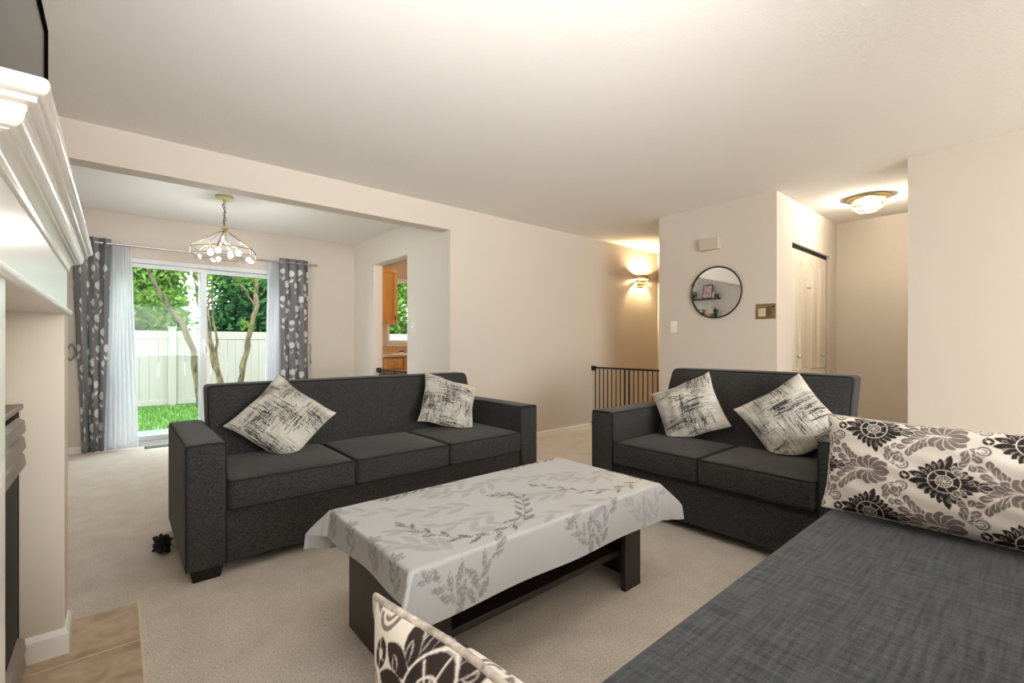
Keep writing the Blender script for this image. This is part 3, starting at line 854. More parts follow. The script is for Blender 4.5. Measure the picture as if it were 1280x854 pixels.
def cloth():
    dx, dy = .105, .168; rd = .012; st = .0042
    def axis(L, d):
        n1 = int(d / st); n2 = int(L / st)
        return np.concatenate([np.linspace(-d, 0, n1, endpoint=False), np.linspace(0, L, n2, endpoint=False), np.linspace(L, L + d, n1 + 1)])
    a = axis(LX, dx); b = axis(LY, dy)
    A, Bq = np.meshgrid(a, b, indexing='ij')
    p = np.maximum(np.maximum(-A, A - LX), 0); q = np.maximum(np.maximum(-Bq, Bq - LY), 0)
    sxn = np.where(A < LX / 2, -1, 1); syn = np.where(Bq < LY / 2, -1, 1)
    w = np.minimum(p, q); dep = np.maximum(p, q); half = np.where(p >= q, 1.0, -1.0)
    # rolled edge: depth travels over a small radius then hangs, leaning out a little
    arc_l = rd * PI / 2
    t = np.clip(dep / arc_l, 0, 1) * PI / 2
    out = rd * np.sin(t) + np.maximum(dep - arc_l, 0) * .10
    dn = rd * (1 - np.cos(t)) + np.maximum(dep - arc_l, 0) * .99
    wave = .006 * np.sin(Bq * 13 + 1) * (p > q) * dep / .1 + .005 * np.sin(A * 11 + .5) * (q > p) * dep / .15
    out = out + wave
    X = np.clip(A, 0, LX) + sxn * np.where(p > q, out, 0) * (w <= 0); Y = np.clip(Bq, 0, LY) + syn * np.where(q > p, out, 0) * (w <= 0)
    # corner flaps
    cm = w > 0
    k = .72; hump = .22 * w * np.clip(1 - w / dx, 0, 1) * 2 + .10 * np.abs(p - q) * np.clip(w / .02, 0, 1)
    fx = w * k + np.where(half > 0, out, 0) * np.clip(1 - w / .03, 0, 1) + hump * (half > 0) * .9
    fy = w * k + np.where(half < 0, out, 0) * np.clip(1 - w / .03, 0, 1) + hump * (half < 0) * .9
    flare = .10 * np.maximum(dep - arc_l, 0)
    X = np.where(cm, np.clip(A, 0, LX) + sxn * (fx + flare * .5 * np.clip(w / .03, 0, 1)), X); Y = np.where(cm, np.clip(Bq, 0, LY) + syn * (fy + flare * .5 * np.clip(w / .03, 0, 1)), Y)
    Z = TZ + .002 - dn
    Z += .0012 * np.sin(A * 23 + 2 * np.sin(Bq * 9)) * (dep <= 0)
    P = np.stack([X, Y, Z], -1)
    # printed sprigs
    n0 = A.shape
    base = np.array(s2l((192, 194, 196))[:3]); C_ = np.tile(base, n0 + (1,))
    dark = np.array(s2l((112, 113, 113))[:3]); light = np.array(s2l((172, 174, 175))[:3])
    speck = rng.random(n0)
    mid = np.array(s2l((150, 151, 151))[:3])
    def spline(pts, n=40):
        Q = np.array([pts[0]] + list(pts) + [pts[-1]], float); out = []
        for i in range(1, len(Q) - 2):
            for t in np.linspace(0, 1, n // (len(pts) - 1), endpoint=False):
                p0, p1, p2, p3 = Q[i - 1:i + 3]
                out.append(.5 * ((2 * p1) + (-p0 + p2) * t + (2 * p0 - 5 * p1 + 4 * p2 - p3) * t * t + (-p0 + 3 * p1 - 3 * p2 + p3) * t ** 3))
        return np.array(out + [Q[-2]])
    def sprig(pts, col, n=6, L=.08, wd=.014, dens=1.0, sp=.62):
        """stem from the first to the last point, leaves in pairs, one at the tip"""
        S = spline(pts); m = line_mask(A, Bq, [tuple(p) for p in S], .0022); k = len(S)
        for qn, i in enumerate(np.linspace(k * .06, k - 3, 2 * n).astype(int)):
            t = S[min(i + 1, k - 1)] - S[max(i - 1, 0)]; an = math.atan2(t[1], t[0]); f = 1 - .15 * qn / n
            sd = (1 if qn % 2 else -1); a2 = an + sd * sp * (1 + .25 * math.sin(qn * 2.7)); o_ = L * .10
            m |= leaf_mask(A, Bq, S[i][0] + o_ * math.cos(a2), S[i][1] + o_ * math.sin(a2), a2, L * f, wd * f, None, 1.25)
        m |= leaf_mask(A, Bq, S[-1][0], S[-1][1], an, L * .8, wd)
        C_[m & (speck < dens)] = col
    for pts in ([(.45, .30), (.25, .38), (.04, .55)], [(.48, .20), (.30, .18), (.12, .26)], [(1.12, .33), (.92, .40), (.74, .50)], [(.16, .02), (.10, .14), (-.02, .20)], [(.92, -.02), (.64, .03), (.36, .09)],
                [(.70, .52), (.55, .46), (.40, .50)], [(1.24, .30), (1.10, .22), (.98, .30)], [(.62, .60), (.42, .56), (.22, .62)], [(.86, .16), (.72, .22), (.62, .30)]):
        sprig(pts, light, 5, .105, .016, 1.0, .5)
    for pts in ([(.50, .10), (.36, .045), (.24, .075), (.16, .19), (.13, .30)], [(.47, .05), (.57, .16), (.64, .27), (.58, .34)], [(1.20, .07), (1.05, .065), (.92, .12), (.85, .22), (.80, .33)],
                [(1.22, .07), (1.27, .15), (1.25, .24)], [(.52, .62), (.38, .63), (.22, .60)], [(1.24, .62), (1.08, .64), (.90, .62)]):
        sprig(pts, dark, 7, .066, .0098, .85, .52)
    for x0_, c_ in ((.06, mid), (.66, mid), (1.02, light)):
        sprig([(x0_ + .10, -.02), (x0_ + .11, -.09), (x0_ + .09, -.165)], c_, 3, .075, .014, .8, .5)
        sprig([(x0_ + .15, -.165), (x0_ + .17, -.09), (x0_ + .24, -.03)], c_, 3, .07, .012, .8, .5)
        sprig([(x0_ + .08, -.165), (x0_ + .05, -.10), (x0_ + .0, -.05)], c_, 3, .07, .012, .7, .5)
    for y in (.06, .22, .40, .56):
        sprig([(-.10, y), (-.05, y + .012), (-.01, y + .03)], mid, 3, .055, .011, .8)
    return P, C_
CP, CC = cloth()
tc_ = grid_mesh('tablecloth', CP, M['cloth'], None, CC)
tag(tc_, 'white vinyl tablecloth with grey leaf sprigs draped over the coffee table', 'tablecloth')
tc_.location = (TX0, TY0, 0)

# ------------------------------------------------------------------ curtains on the rod
RY = YF - .10; RZ = 2.092
rd_ = thing('curtain_rod', 'thin brushed metal curtain rod across the top of the patio door', 'curtain rod', (0, RY, RZ))
bm = bmesh.new(); tube(bm, [(-.42, 0, 0), (1.93, 0, 0)], .009, 10); obj('rod', bm, M['chrome'], rd_, 60)
for x, s in ((-.42, -1), (1.93, 1)):
    bm = bmesh.new(); lathe(bm, [(.004, -.03 * s), (.012, -.02 * s), (.012, 0), (.02, .012 * s), (.012, .03 * s), (.003, .05 * s)], (x, 0, 0), 12, 'X'); obj('finial', bm, M['chrome'], rd_, 40)
for x in (-.36, 1.905):
    bm = bmesh.new(); tube(bm, [(x, .098, 0), (x, 0, 0)], .006, 8); lathe(bm, [(.02, .094), (.02, .1)], (x, 0, 0), 12, 'Y'); obj('bracket', bm, M['chrome'], rd_, 50)

def dandelion_colors(S, Z, seed):
    r = np.random.default_rng(seed)
    base = np.array(s2l((116, 116, 119))[:3]); C_ = np.tile(base, S.shape + (1,))
    white = np.array(s2l((222, 221, 218))[:3]); grey = np.array(s2l((176, 176, 174))[:3]); pinkish = np.array(s2l((170, 160, 150))[:3])
    W = S.max()
    row = 0
    for zz in np.arange(.10, 2.1, .155):
        for xx in np.arange(.03 + (.10 if row % 2 else 0), W + .1, .20):
            x = xx + r.normal(0, .018); z = zz + r.normal(0, .02); rad = r.uniform(.030, .042)
            d = np.hypot(S - x, Z - z)
            C_[d < rad] = white
            C_[(np.abs(d - rad * .55) < .003)] = grey
            st = bez((x, z - rad), (x + .01, z - rad - .05), (x - .015, z - rad - .09), 6)
            C_[line_mask(S, Z, st, .0035)] = grey
            for s in (1, -1):
                C_[leaf_mask(S, Z, st[-2][0], st[-2][1], PI / 2 + s * .6, .055, .011)] = white if r.random() < .6 else pinkish
        row += 1
    return C_

def curtain(name, label, cat, x_top, x_bot, folds, depth, cloth_w, z0, z1, m, pattern=None, group=None, n=170, nz=230, y=RY, phase=0.0, flare=None):
    t = thing(name, label, cat, (0, y, 0), 0, group)
    s = np.linspace(0, 1, n); z = np.linspace(z0, z1, nz)
    S, Z = np.meshgrid(s, z, indexing='ij'); f = (Z - z0) / (z1 - z0)
    xa = x_bot[0] + (x_top[0] - x_bot[0]) * f; xb = x_bot[1] + (x_top[1] - x_bot[1]) * f
    if flare is not None: xa, xb = flare(xa, xb, f)
    ang = 2 * PI * folds * S + phase + .5 * np.sin(3 * f + 5 * S)
    X = xa + (xb - xa) * (S + .35 / folds / 2 * np.sin(2 * ang) / PI * 1.6)
    Y = depth * np.sin(ang) * (.75 + .25 * np.cos(2.2 * f + 3 * S)) + .006 * np.sin(40 * S + 9 * f)
    P = np.stack([X, Y, Z], -1)
    if pattern is not None:
        C_ = dandelion_colors(S * cloth_w, Z, pattern)
        c = grid_mesh('panel', P, m, t, C_)
    else:
        c = grid_mesh('panel', P, m, t)
    md = c.modifiers.new('thickness', 'SOLIDIFY'); md.thickness = .0015
    return t
def grommets(t, xs, zz=RZ, m='chrome'):
    for x, ya in xs:
        bm = bmesh.new(); pts = [(x + .0 * math.cos(a), 0, 0) for a in (0,)]
        ring = [(x + .018 * math.cos(a) * math.sin(ya), .018 * math.cos(a) * math.cos(ya), zz + .018 * math.sin(a)) for a in np.linspace(0, 2 * PI, 20, endpoint=False)]
        tube(bm, ring, .006, 6, closed=True); obj('grommet', bm, M[m], t, 60)
cl = curtain('patterned_curtain', 'charcoal dandelion-print curtain gathered on the mantel side of the patio door', 'curtain', (-.34, -.045), (-.26, -.095), 3, .045, .62, .012, 2.14, M['curtain'], 4, 'dandelion print curtains', phase=.6)
grommets(cl, [(-.075, .9), (-.30, .5), (-.19, .4)])
cr = curtain('patterned_curtain', 'charcoal dandelion-print curtain gathered on the kitchen side of the patio door', 'curtain', (1.53, 1.86), (1.55, 1.87), 3, .045, .62, .012, 2.14, M['curtain'], 9, 'dandelion print curtains', phase=2.4)
grommets(cr, [(1.56, .9), (1.70, .4), (1.82, .4)])
curtain('sheer_curtain', 'white sheer curtain hanging by the sliding half of the patio door', 'curtain', (-.035, .12), (-.085, .175), 7, .020, 1, .015, 2.085, M['sheer'], None, 'white sheer curtains', 140, 60, RY + .03, 1.0)
curtain('sheer_curtain', 'white sheer curtain hanging by the fixed half of the patio door', 'curtain', (1.40, 1.52), (1.355, 1.535), 7, .020, 1, .015, 2.085, M['sheer'], None, 'white sheer curtains', 140, 60, RY + .03, .3)
for (x, lab) in ((-.335, 'grey cloth tieback on the wall behind the mantel side curtain'), (1.905, 'thin tieback cord hanging on the wall beside the kitchen side curtain')):
    t = thing('curtain_tieback', lab, 'tieback', (x, YF, .98))
    bm = bmesh.new(); lathe(bm, [(.012, 0), (.012, -.004), (.005, -.008), (.005, -.03), (.011, -.036), (.003, -.042)], (0, 0, .1), 12, 'Y'); obj('hook', bm, M['chrome'], t, 50)
    bm = bmesh.new()
    if x < 0: 
        P = [(.0, -.03, .10), (-.03, -.034, .05), (-.035, -.034, -.02), (-.005, -.03, -.06), (.03, -.03, -.01), (.03, -.03, .05)]
        tube(bm, P, .012, 8, closed=True)
    else:
        tube(bm, [(0, -.03, .10), (.008, -.03, .04), (-.004, -.03, -.02), (.004, -.03, -.10)], .004, 6); lathe(bm, [(.003, -.10), (.009, -.115), (.010, -.15), (.004, -.155)], (.004, -.03, 0), 8)
    obj('band', bm, mat('tieback_cloth', (128, 126, 124), .8), t, 60)

# floor register by the patio door
vt = thing('floor_register', 'dark metal floor register set in the carpet by the patio door', 'vent', (.22, 6.06, 0))
obj('rim', box(box(box(B(0, .30, 0, .012, 0, .007), 0, .30, .088, .10, 0, .007), 0, .012, .012, .088, 0, .007), .288, .30, .012, .088, 0, .007), mat('register_brown', (70, 60, 52), .5, metal=.4), vt)
bm = bmesh.new()
for i in range(14): box(bm, .016 + i * .0195, .026 + i * .0195, .012, .088, 0, .005)
obj('slat', bm, M['blackmetal'], vt)

# ------------------------------------------------------------------ chandelier
ch = thing('chandelier', 'brass and clear glass six-sided chandelier lit over the dining area', 'chandelier', (.757, 4.95, 0), .7093 + PI / 2)
bm = bmesh.new(); lathe(bm, [(.072, H - .001), (.072, H - .008), (.066, H - .016), (.04, H - .022), (.018, H - .03), (.012, H - .05), (.005, H - .056)], seg=28); obj('canopy', bm, M['brass'], ch, 40)
bm = bmesh.new()
nl = 9; zt, zb_ = H - .05, 2.17
for i in range(nl):
    z = zt + (zb_ - zt) * (i + .5) / nl; hl = (zt - zb_) / nl * .62; o_ = .009 * math.sin(i * 1.9)
    ring = []
    for a in np.linspace(0, 2 * PI, 14, endpoint=False):
        w_, h_ = .009 * math.cos(a), hl * math.sin(a)
        ring.append((w_ + o_, 0, z + h_) if i % 2 == 0 else (o_, w_, z + h_))
    tube(bm, ring, .0022, 5, closed=True)
obj('chain', bm, M['brass_dark'], ch, 60)
bm = bmesh.new(); tube(bm, [(0, .004, H - .05), (.014, .01, 2.36), (-.008, .0, 2.29), (.016, -.006, 2.23), (0, 0, 2.165)], .0028, 6); obj('cord', bm, M['brass_dark'], ch, 60)
bm = bmesh.new(); lathe(bm, [(.004, 2.175), (.012, 2.168), (.014, 2.155), (.032, 2.15), (.034, 2.142), (.018, 2.132), (.012, 2.118), (.04, 2.112), (.042, 2.106), (.005, 2.104)]); obj('hub', bm, M['brass'], ch, 40)
R0, R1 = .045, .272; ZA, ZB, ZC = 2.108, 1.950, 1.892
hexp = lambda r, z, k: Vector((r * math.cos(PI / 3 * k), r * math.sin(PI / 3 * k), z))
for k in range(6):
    bm = bmesh.new()
    q = [hexp(R0, ZA, k), hexp(R0, ZA, k + 1), hexp(R1, ZB, k + 1), hexp(R1, ZB, k)]
    bm.faces.new([bm.verts.new(p) for p in q])
    a, b = hexp(R1, ZB, k), hexp(R1, ZB, k + 1)
    n_ = 18; top = [a.lerp(b, i / n_) for i in range(n_ + 1)]
    bot = []
    for i in range(n_ + 1):
        f = i / n_; sc = (f * 3) % 1 if f < 1 else 1
        p = top[i].copy(); p.z = ZC - .030 * math.sin(PI * (f * 3 % 1)) if 0 < f < 1 else ZC
        bot.append(p)
    tv_ = [bm.verts.new(p) for p in top]; bv = [bm.verts.new(p) for p in bot]
    for i in range(n_): bm.faces.new((tv_[i], tv_[i + 1], bv[i + 1], bv[i]))
    o_ = obj('glass_panel', bm, M['shade_glass'], ch); md = o_.modifiers.new('thickness', 'SOLIDIFY'); md.thickness = .003
bm = bmesh.new()
for k in range(6):
    tube(bm, [hexp(R0, ZA, k), hexp(R1, ZB, k), hexp(R1, ZC, k)], .0035, 5)
    tube(bm, [hexp(R0, ZA, k), hexp(R0, ZA, k + 1)], .0035, 5); tube(bm, [hexp(R1, ZB, k), hexp(R1, ZB, k + 1)], .0035, 5); tube(bm, [hexp(R1, ZC, k), hexp(R1, ZC, k + 1)], .002, 5)
obj('came_frame', bm, M['brass_dark'], ch, 60)
for k in range(4):
    a = 2 * PI * k / 4 + .3
    bm = bmesh.new(); tube(bm, [(0, 0, 2.11), (0, 0, 2.03), (.06 * math.cos(a), .06 * math.sin(a), 1.985), (.115 * math.cos(a), .115 * math.sin(a), 1.975)], .005, 7)
    arm_ = obj('lamp_arm', bm, M['brass'], ch, 60)
    bm = bmesh.new(); lathe(bm, [(.013, 1.985), (.013, 1.95), (.02, 1.945), (.006, 1.94)], (.12 * math.cos(a), .12 * math.sin(a), 0), 12); obj('socket', bm, M['brass'], arm_, 50)
    bm = bmesh.new(); lathe(bm, [(.008, 1.942)] + [(max(.002, .021 * math.sin(t)), 1.921 + .021 * math.cos(t)) for t in np.linspace(.42, PI - .06, 10)], (.12 * math.cos(a), .12 * math.sin(a), 0), 16); obj('bulb', bm, M['bulb'], arm_, 80)

# ------------------------------------------------------------------ entry ceiling lamp
el = thing('ceiling_light', 'brass and glass flush ceiling light lit over the entry alcove', 'ceiling light', (5.28, 1.09, 0), .35)
bm = bmesh.new(); lathe(bm, [(.165, H - .0005), (.168, H - .012), (.155, H - .026), (.13, H - .03), (.01, H - .031)], seg=32); obj('base_plate', bm, M['brass'], el, 40)
for k in range(6):
    bm = bmesh.new(); n1, n2 = hexp(.135, H - .03, k), hexp(.135, H - .03, k + 1); n3, n4 = hexp(.135, H - .09, k), hexp(.135, H - .09, k + 1); n5, n6 = hexp(.085, H - .128, k), hexp(.085, H - .128, k + 1)
    V_ = [bm.verts.new(p) for p in (n1, n2, n3, n4, n5, n6)]
    bm.faces.new((V_[0], V_[1], V_[3], V_[2])); bm.faces.new((V_[2], V_[3], V_[5], V_[4]))
    obj('glass_panel', bm, M['shade_glass'], el)
bm = bmesh.new(); bm.faces.new([bm.verts.new(hexp(.085, H - .128, k)) for k in range(6)]); obj('glass_bottom', bm, M['shade_glass'], el)
bm = bmesh.new()
for k in range(6):
    tube(bm, [hexp(.135, H - .03, k), hexp(.135, H - .09, k), hexp(.085, H - .128, k)], .003, 5)
    tube(bm, [hexp(.135, H - .09, k), hexp(.135, H - .09, k + 1)], .003, 5); tube(bm, [hexp(.085, H - .128, k), hexp(.085, H - .128, k + 1)], .003, 5)
obj('came_frame', bm, M['brass_dark'], el, 60)
for s in (-1, 1):
    bm = bmesh.new(); lathe(bm, [(.012, -.05 * s), (.03, -.02 * s), (.03, .015 * s), (.01, .045 * s)], (s * .03, 0, H - .07), 14, 'X'); obj('bulb', bm, emit_mat('lit_bulb_entry', (255, 248, 232), 350), el, 80)

# ------------------------------------------------------------------ hall sconce
sc = thing('wall_sconce', 'brass tiered half-round wall sconce glowing in the stair hall', 'wall lamp', (5.72, YW, 2.0))
bm = B(-.06, .06, -.012, 0, -.10, .05, bevel=.003); obj('back_plate', bm, M['brass'], sc)
for (r, z0, z1) in ((.125, 0.0, .07), (.095, -.045, -.004), (.06, -.085, -.049)):
    bm = bmesh.new(); out_ = arc(0, 0, r, PI, 2 * PI, 18); inn = arc(0, 0, r - .004, 2 * PI, PI, 18)
    extrude_poly(bm, out_ + inn, z0, z1, 'XY'); obj('tier', bm, M['brass'], sc, 40)
bm = bmesh.new(); lathe(bm, [(.008, -.02), (.022, 0), (.026, .02), (.018, .04), (.003, .05)], (0, -.055, 0), 14); obj('bulb', bm, emit_mat('lit_bulb_sconce', (255, 224, 172), 2600), sc, 80)
bm = bmesh.new(); tube(bm, [(0, -.01, -.03), (0, -.055, -.03), (0, -.055, -.018)], .006, 8); obj('lamp_holder', bm, M['brass'], sc, 60)

# ------------------------------------------------------------------ safety gates
def gate(name, label, loc, rz, L, h, n, post_i):
    g = thing(name, label, 'safety gate', loc, rz, None)
    obj('top_rail', B(0, L, -.011, .011, h - .022, h, bevel=.003, seg=1), M['blackmetal'], g)
    obj('bottom_rail', B(0, L, -.011, .011, .05, .072, bevel=.003, seg=1), M['blackmetal'], g)
    for i in range(n):
        x = .02 + (L - .04) * i / (n - 1); r = .011 if i in post_i else .0065
        bm = bmesh.new(); tube(bm, [(x, 0, .07), (x, 0, h - .02)], r, 8); obj('bar', bm, M['blackmetal'], g, 60)
    obj('wall_cup', B(-.03, .012, -.026, .026, h - .05, h + .012, bevel=.004), M['blackmetal'], g)
    obj('wall_cup', B(-.03, .012, -.026, .026, .03, .09, bevel=.004), M['blackmetal'], g)
    for x in (.006, L - .006): obj('foot_pad', B(x - .015, x + .015, -.012, .012, 0, .052), M['blackmetal'], g)
    return g
gate('safety_gate', 'black metal safety gate across the stair hall behind the loveseat', (4.66, YW - .032, 0), -PI / 2, 1.06, .79, 17, (7, 8))
gate('safety_gate', 'black metal safety gate across the kitchen doorway', (XK + .06, 5.591, 0), -PI / 2, .83, .765, 18, (9,))

# ------------------------------------------------------------------ on the mirror wall
mr_ = thing('wall_mirror', 'round wall mirror with a thin black rim above the loveseat', 'mirror', (XM, 2.112, 1.585))
bm = bmesh.new(); ring = [(-.014, .247 * math.cos(a), .247 * math.sin(a)) for a in np.linspace(0, 2 * PI, 64, endpoint=False)]
tube(bm, ring, .0075, 8, closed=True); obj('rim', bm, M['blackmetal'], mr_, 60)
bm = bmesh.new(); lathe(bm, [(.246, -.001), (.246, -.010)], seg=64, axis='X'); obj('mirror_glass', bm, M['mirror'], mr_)
dc = thing('door_chime', 'cream door chime box high on the wall above the round mirror', 'door chime', (XM, 2.165, 2.06))
bm = bmesh.new(); extrude_poly(bm, [(-.095, -.055), (.085, -.055), (.1, -.035), (.1, .055), (-.095, .055)], -.045, 0, 'YZ', .004); obj('cover', bm, M['ivory'], dc)
obj('base', B(-.012, -.0, -.103, .103, -.06, .06, bevel=.002, seg=1), M['ivory'], dc)
def switch(label, loc, rz):
    s = thing('light_switch', label, 'light switch', loc, rz)
    obj('plate', B(-.006, 0, -.036, .036, -.058, .058, bevel=.0025), M['plastic'], s)
    bm = bmesh.new(); extrude_poly(bm, [(-.0058, -.012), (-.0058, .012), (-.017, .010), (-.013, -.002)], -.006, .006, 'XZ'); obj('toggle', bm, M['plastic'], s)
    return s
switch('white light switch on the wall below and beside the round mirror', (XM, 2.56, 1.262), 0)
switch('white light switch on the wall beside the kitchen doorway', (XK, 4.596, 1.266), 0)
ic = thing('intercom_panel', 'bronze intercom panel on the wall near the closet corner', 'intercom', (XM, 1.658, 1.376))
obj('plate', B(-.008, 0, -.085, .085, -.068, .068, bevel=.002, seg=1), M['bronze'], ic)
obj('display', B(-.012, -.007, -.0, .062, -.045, .028, bevel=.001, seg=1), M['ivory'], ic)
bm = bmesh.new()
for i in range(6): box(bm, -.011, -.007, -.045 + i * .007, -.042 + i * .007, -.05, .04)
obj('grille', bm, mat('grille_brown', (92, 72, 46), .5), ic)
for z in (.04, .012, -.014, -.04):
    obj('button', B(-.012, -.007, -.074, -.056, z - .007, z + .007, bevel=.001, seg=1), M['blackmetal'] if z > .03 else mat('button_brown', (120, 92, 60), .5), ic)

# ------------------------------------------------------------------ small dark thing on the carpet
bc = bmesh.new(); bmesh.ops.create_icosphere(bc, subdivisions=4, radius=1)
for v in bc.verts:
    p = v.co.copy(); n = .25 * math.sin(5 * p.x + 3 * p.y) * math.sin(6 * p.z - 4 * p.x) + .18 * math.sin(11 * p.y + 7 * p.z) + .12 * math.sin(17 * p.x - 9 * p.z)
    p *= 1 + n; v.co = Vector((p.x * .034, p.y * .085, max(0, p.z * .042 + .03)))
bc_o = obj('crumpled_cloth', bc, mat('black_knit', (20, 20, 23), .9, bump=.5, bscale=150, bdist=.003), None, 50)
bc_o.location = (.183, 3.05, 0)
tag(bc_o, 'small crumpled black cloth on the carpet behind the end of the three-seat sofa', 'cloth')

# ------------------------------------------------------------------ shelves on the dining wall (seen in the round mirror)
def floating_shelf(label, y0, y1, z):
    s = obj('floating_shelf', B(XL, XL + .15, y0, y1, z - .03, z, bevel=.003, seg=1), M['espresso'])
    return tag(s, label, 'shelf', None)
floating_shelf('upper dark floating shelf reflected in the round mirror', 4.36, 5.10, 2.02)
floating_shelf('lower dark floating shelf reflected near the bottom of the round mirror', 4.34, 5.00, 1.63)
def picture(label, y, z, w, h, art, lean=.10):
    p = thing('picture_frame', label, 'picture', (XL + .085, y, z))
    p.rotation_euler = (0, -lean, 0)
    bm = bmesh.new(); fw = .013
    for a in ((-w / 2, w / 2, 0, fw), (-w / 2, w / 2, h - fw, h), (-w / 2, -w / 2 + fw, fw, h - fw), (w / 2 - fw, w / 2, fw, h - fw)): box(bm, -.008, .008, *a)
    obj('frame', bm, M['blackmetal'], p)
    obj('print', B(-.006, .002, -w / 2 + fw, w / 2 - fw, fw, h - fw), art, p)
picture('black framed pink abstract print standing on the upper floating shelf', 4.60, 2.022, .20, .27, mat('pink_print', (206, 170, 176), .6, noise=.5, nscale=14))
picture('small dark framed pale print on the lower floating shelf', 4.76, 1.632, .13, .17, mat('pale_print', (196, 206, 200), .6, noise=.25, nscale=20))
bx = thing('trinket_box', 'small dark box on the end of the upper floating shelf', 'box', (XL + .08, 4.41, 2.02)); obj('body', B(-.03, .03, -.035, .035, 0, .055, bevel=.003), M['espresso'], bx); obj('lid', B(-.032, .032, -.037, .037, .055, .07, bevel=.003), M['espresso'], bx)
gj = thing('gold_jar', 'small gold jar beside the pink print on the upper floating shelf', 'jar', (XL + .075, 4.475, 2.02)); bm = bmesh.new(); lathe(bm, [(.022, 0), (.028, .02), (.03, .06), (.02, .085), (.022, .10)]); obj('body', bm, M['brass'], gj, 40); bm = bmesh.new(); lathe(bm, [(.022, .1), (.02, .112), (.006, .118)]); obj('lid', bm, M['brass'], gj, 40)
for i, (col_, z, w) in enumerate((((198, 110, 66), 0, .10), ((214, 128, 84), .026, .09), ((176, 92, 62), .05, .092))):
    b_ = thing('book', ['bottom', 'middle', 'top'][i] + ' orange book of the pile of three on the lower floating shelf', 'book', (XL + .08, 4.58, 1.63 + z + .0005), .05 * i, 'orange books on the lower shelf')
    h_ = .024
    obj('cover', box(box(B(-.06, .06, -w / 2, w / 2, 0, .003), -.06, .06, -w / 2, w / 2, h_ - .003, h_), .057, .06, -w / 2, w / 2, .003, h_ - .003), mat('book_cover', col_, .5), b_)
    obj('pages', B(-.057, .057, -w / 2 + .003, w / 2 - .003, .003, h_ - .003), mat('paper', (226, 218, 200), .8), b_)

def leaf_cloud(pts, size, r, aspect=2.0, droop=.3):
    """V, F arrays: one bent diamond leaf at every point"""
    V, F = [], []
    n = len(pts)
    d = r.normal(size=(n, 3)); d[:, 2] -= droop; d /= np.linalg.norm(d, axis=1)[:, None]
    s = np.cross(d, r.normal(size=(n, 3))); s /= np.linalg.norm(s, axis=1)[:, None]
    nn = np.cross(d, s)
    L = size * r.uniform(.6, 1.3, n)[:, None]; w = L / aspect
    p0 = pts; p1 = pts + d * L * .45 + s * w * .5 + nn * L * .08; p2 = pts + d * L; p3 = pts + d * L * .45 - s * w * .5 + nn * L * .08
    V = np.stack([p0, p1, p2, p3], 1).reshape(-1, 3)
    i = np.arange(n) * 4
    F = np.concatenate([np.stack([i, i + 1, i + 2], 1), np.stack([i, i + 2, i + 3], 1)])
    return V, F
def leaf_mat(name, c0, c1):
    T = NT(name); geo = T.add('ShaderNodeNewGeometry')
    rp = T.add('ShaderNodeValToRGB'); rp.color_ramp.elements[0].color = s2l(c0); rp.color_ramp.elements[1].color = s2l(c1)
    T.link(geo.outputs['Random Per Island'], rp.inputs[0])
    T.n.remove(T.b)
    di = T.add('ShaderNodeBsdfDiffuse'); tl = T.add('ShaderNodeBsdfTranslucent'); mx = T.add('ShaderNodeMixShader'); mx.inputs[0].default_value = .45
    T.link(rp.outputs[0], di.inputs[0]); T.link(rp.outputs[0], tl.inputs[0])
    T.link(di.outputs[0], mx.inputs[1]); T.link(tl.outputs[0], mx.inputs[2]); T.link(mx.outputs[0], T.out.inputs['Surface'])
    return T.m
M['leaf_dark'] = leaf_mat('houseplant_leaf', (24, 52, 28), (58, 96, 48))
M['pot'] = mat('dark_pot', (40, 38, 38), .5)
tp = thing('trailing_plant', 'leafy trailing plant at the far end of the upper floating shelf', 'plant', (XL + .08, 4.95, 2.02))
bm = bmesh.new(); lathe(bm, [(.04, 0), (.052, .07), (.055, .08), (.045, .08)]); obj('pot', bm, M['pot'], tp, 40)
r_ = np.random.default_rng(2); q = r_.normal(size=(260, 3)) * (.035, .07, .03) + (.03, 0, .10); q[:, 2] = np.maximum(q[:, 2], .065); q2 = np.stack([.155 + r_.normal(0, .012, 120), r_.normal(0, .05, 120), .06 - r_.uniform(0, .22, 120)], 1)
V, F = leaf_cloud(np.concatenate([q, q2]), .035, r_); raw_mesh('foliage', V, F, M['leaf_dark'], tp)
op = thing('orchid_plant', 'white flowering orchid in a dark pot on the lower floating shelf', 'plant', (XL + .08, 4.44, 1.63))
bm = bmesh.new(); lathe(bm, [(.035, 0), (.045, .07), (.048, .08), (.04, .08)]); obj('pot', bm, M['pot'], op, 40)
V, F = leaf_cloud(np.array([[0, 0, .08]] * 7) + r_.normal(size=(7, 3)) * .008, .10, r_, 2.6, -1.2); raw_mesh('leaves', V, F, M['leaf_dark'], op)
bm = bmesh.new(); tube(bm, [(0, 0, .07), (0, .03, .20), (.01, .02, .28), (.01, -.05, .31), (.01, -.10, .29)], .0025, 5); tube(bm, [(0, 0, .07), (0, .05, .16), (.01, .07, .24)], .0025, 5); obj('stem', bm, M['leaf_dark'], op, 60)
V, F = leaf_cloud(np.array([[.01, -.10 + .025 * i, .29 + .006 * (i % 3)] for i in range(6) for _ in range(5)]), .035, r_, 1.3, 0); raw_mesh('blossoms', V, F, mat('white_petal', (232, 226, 222), .7), op)

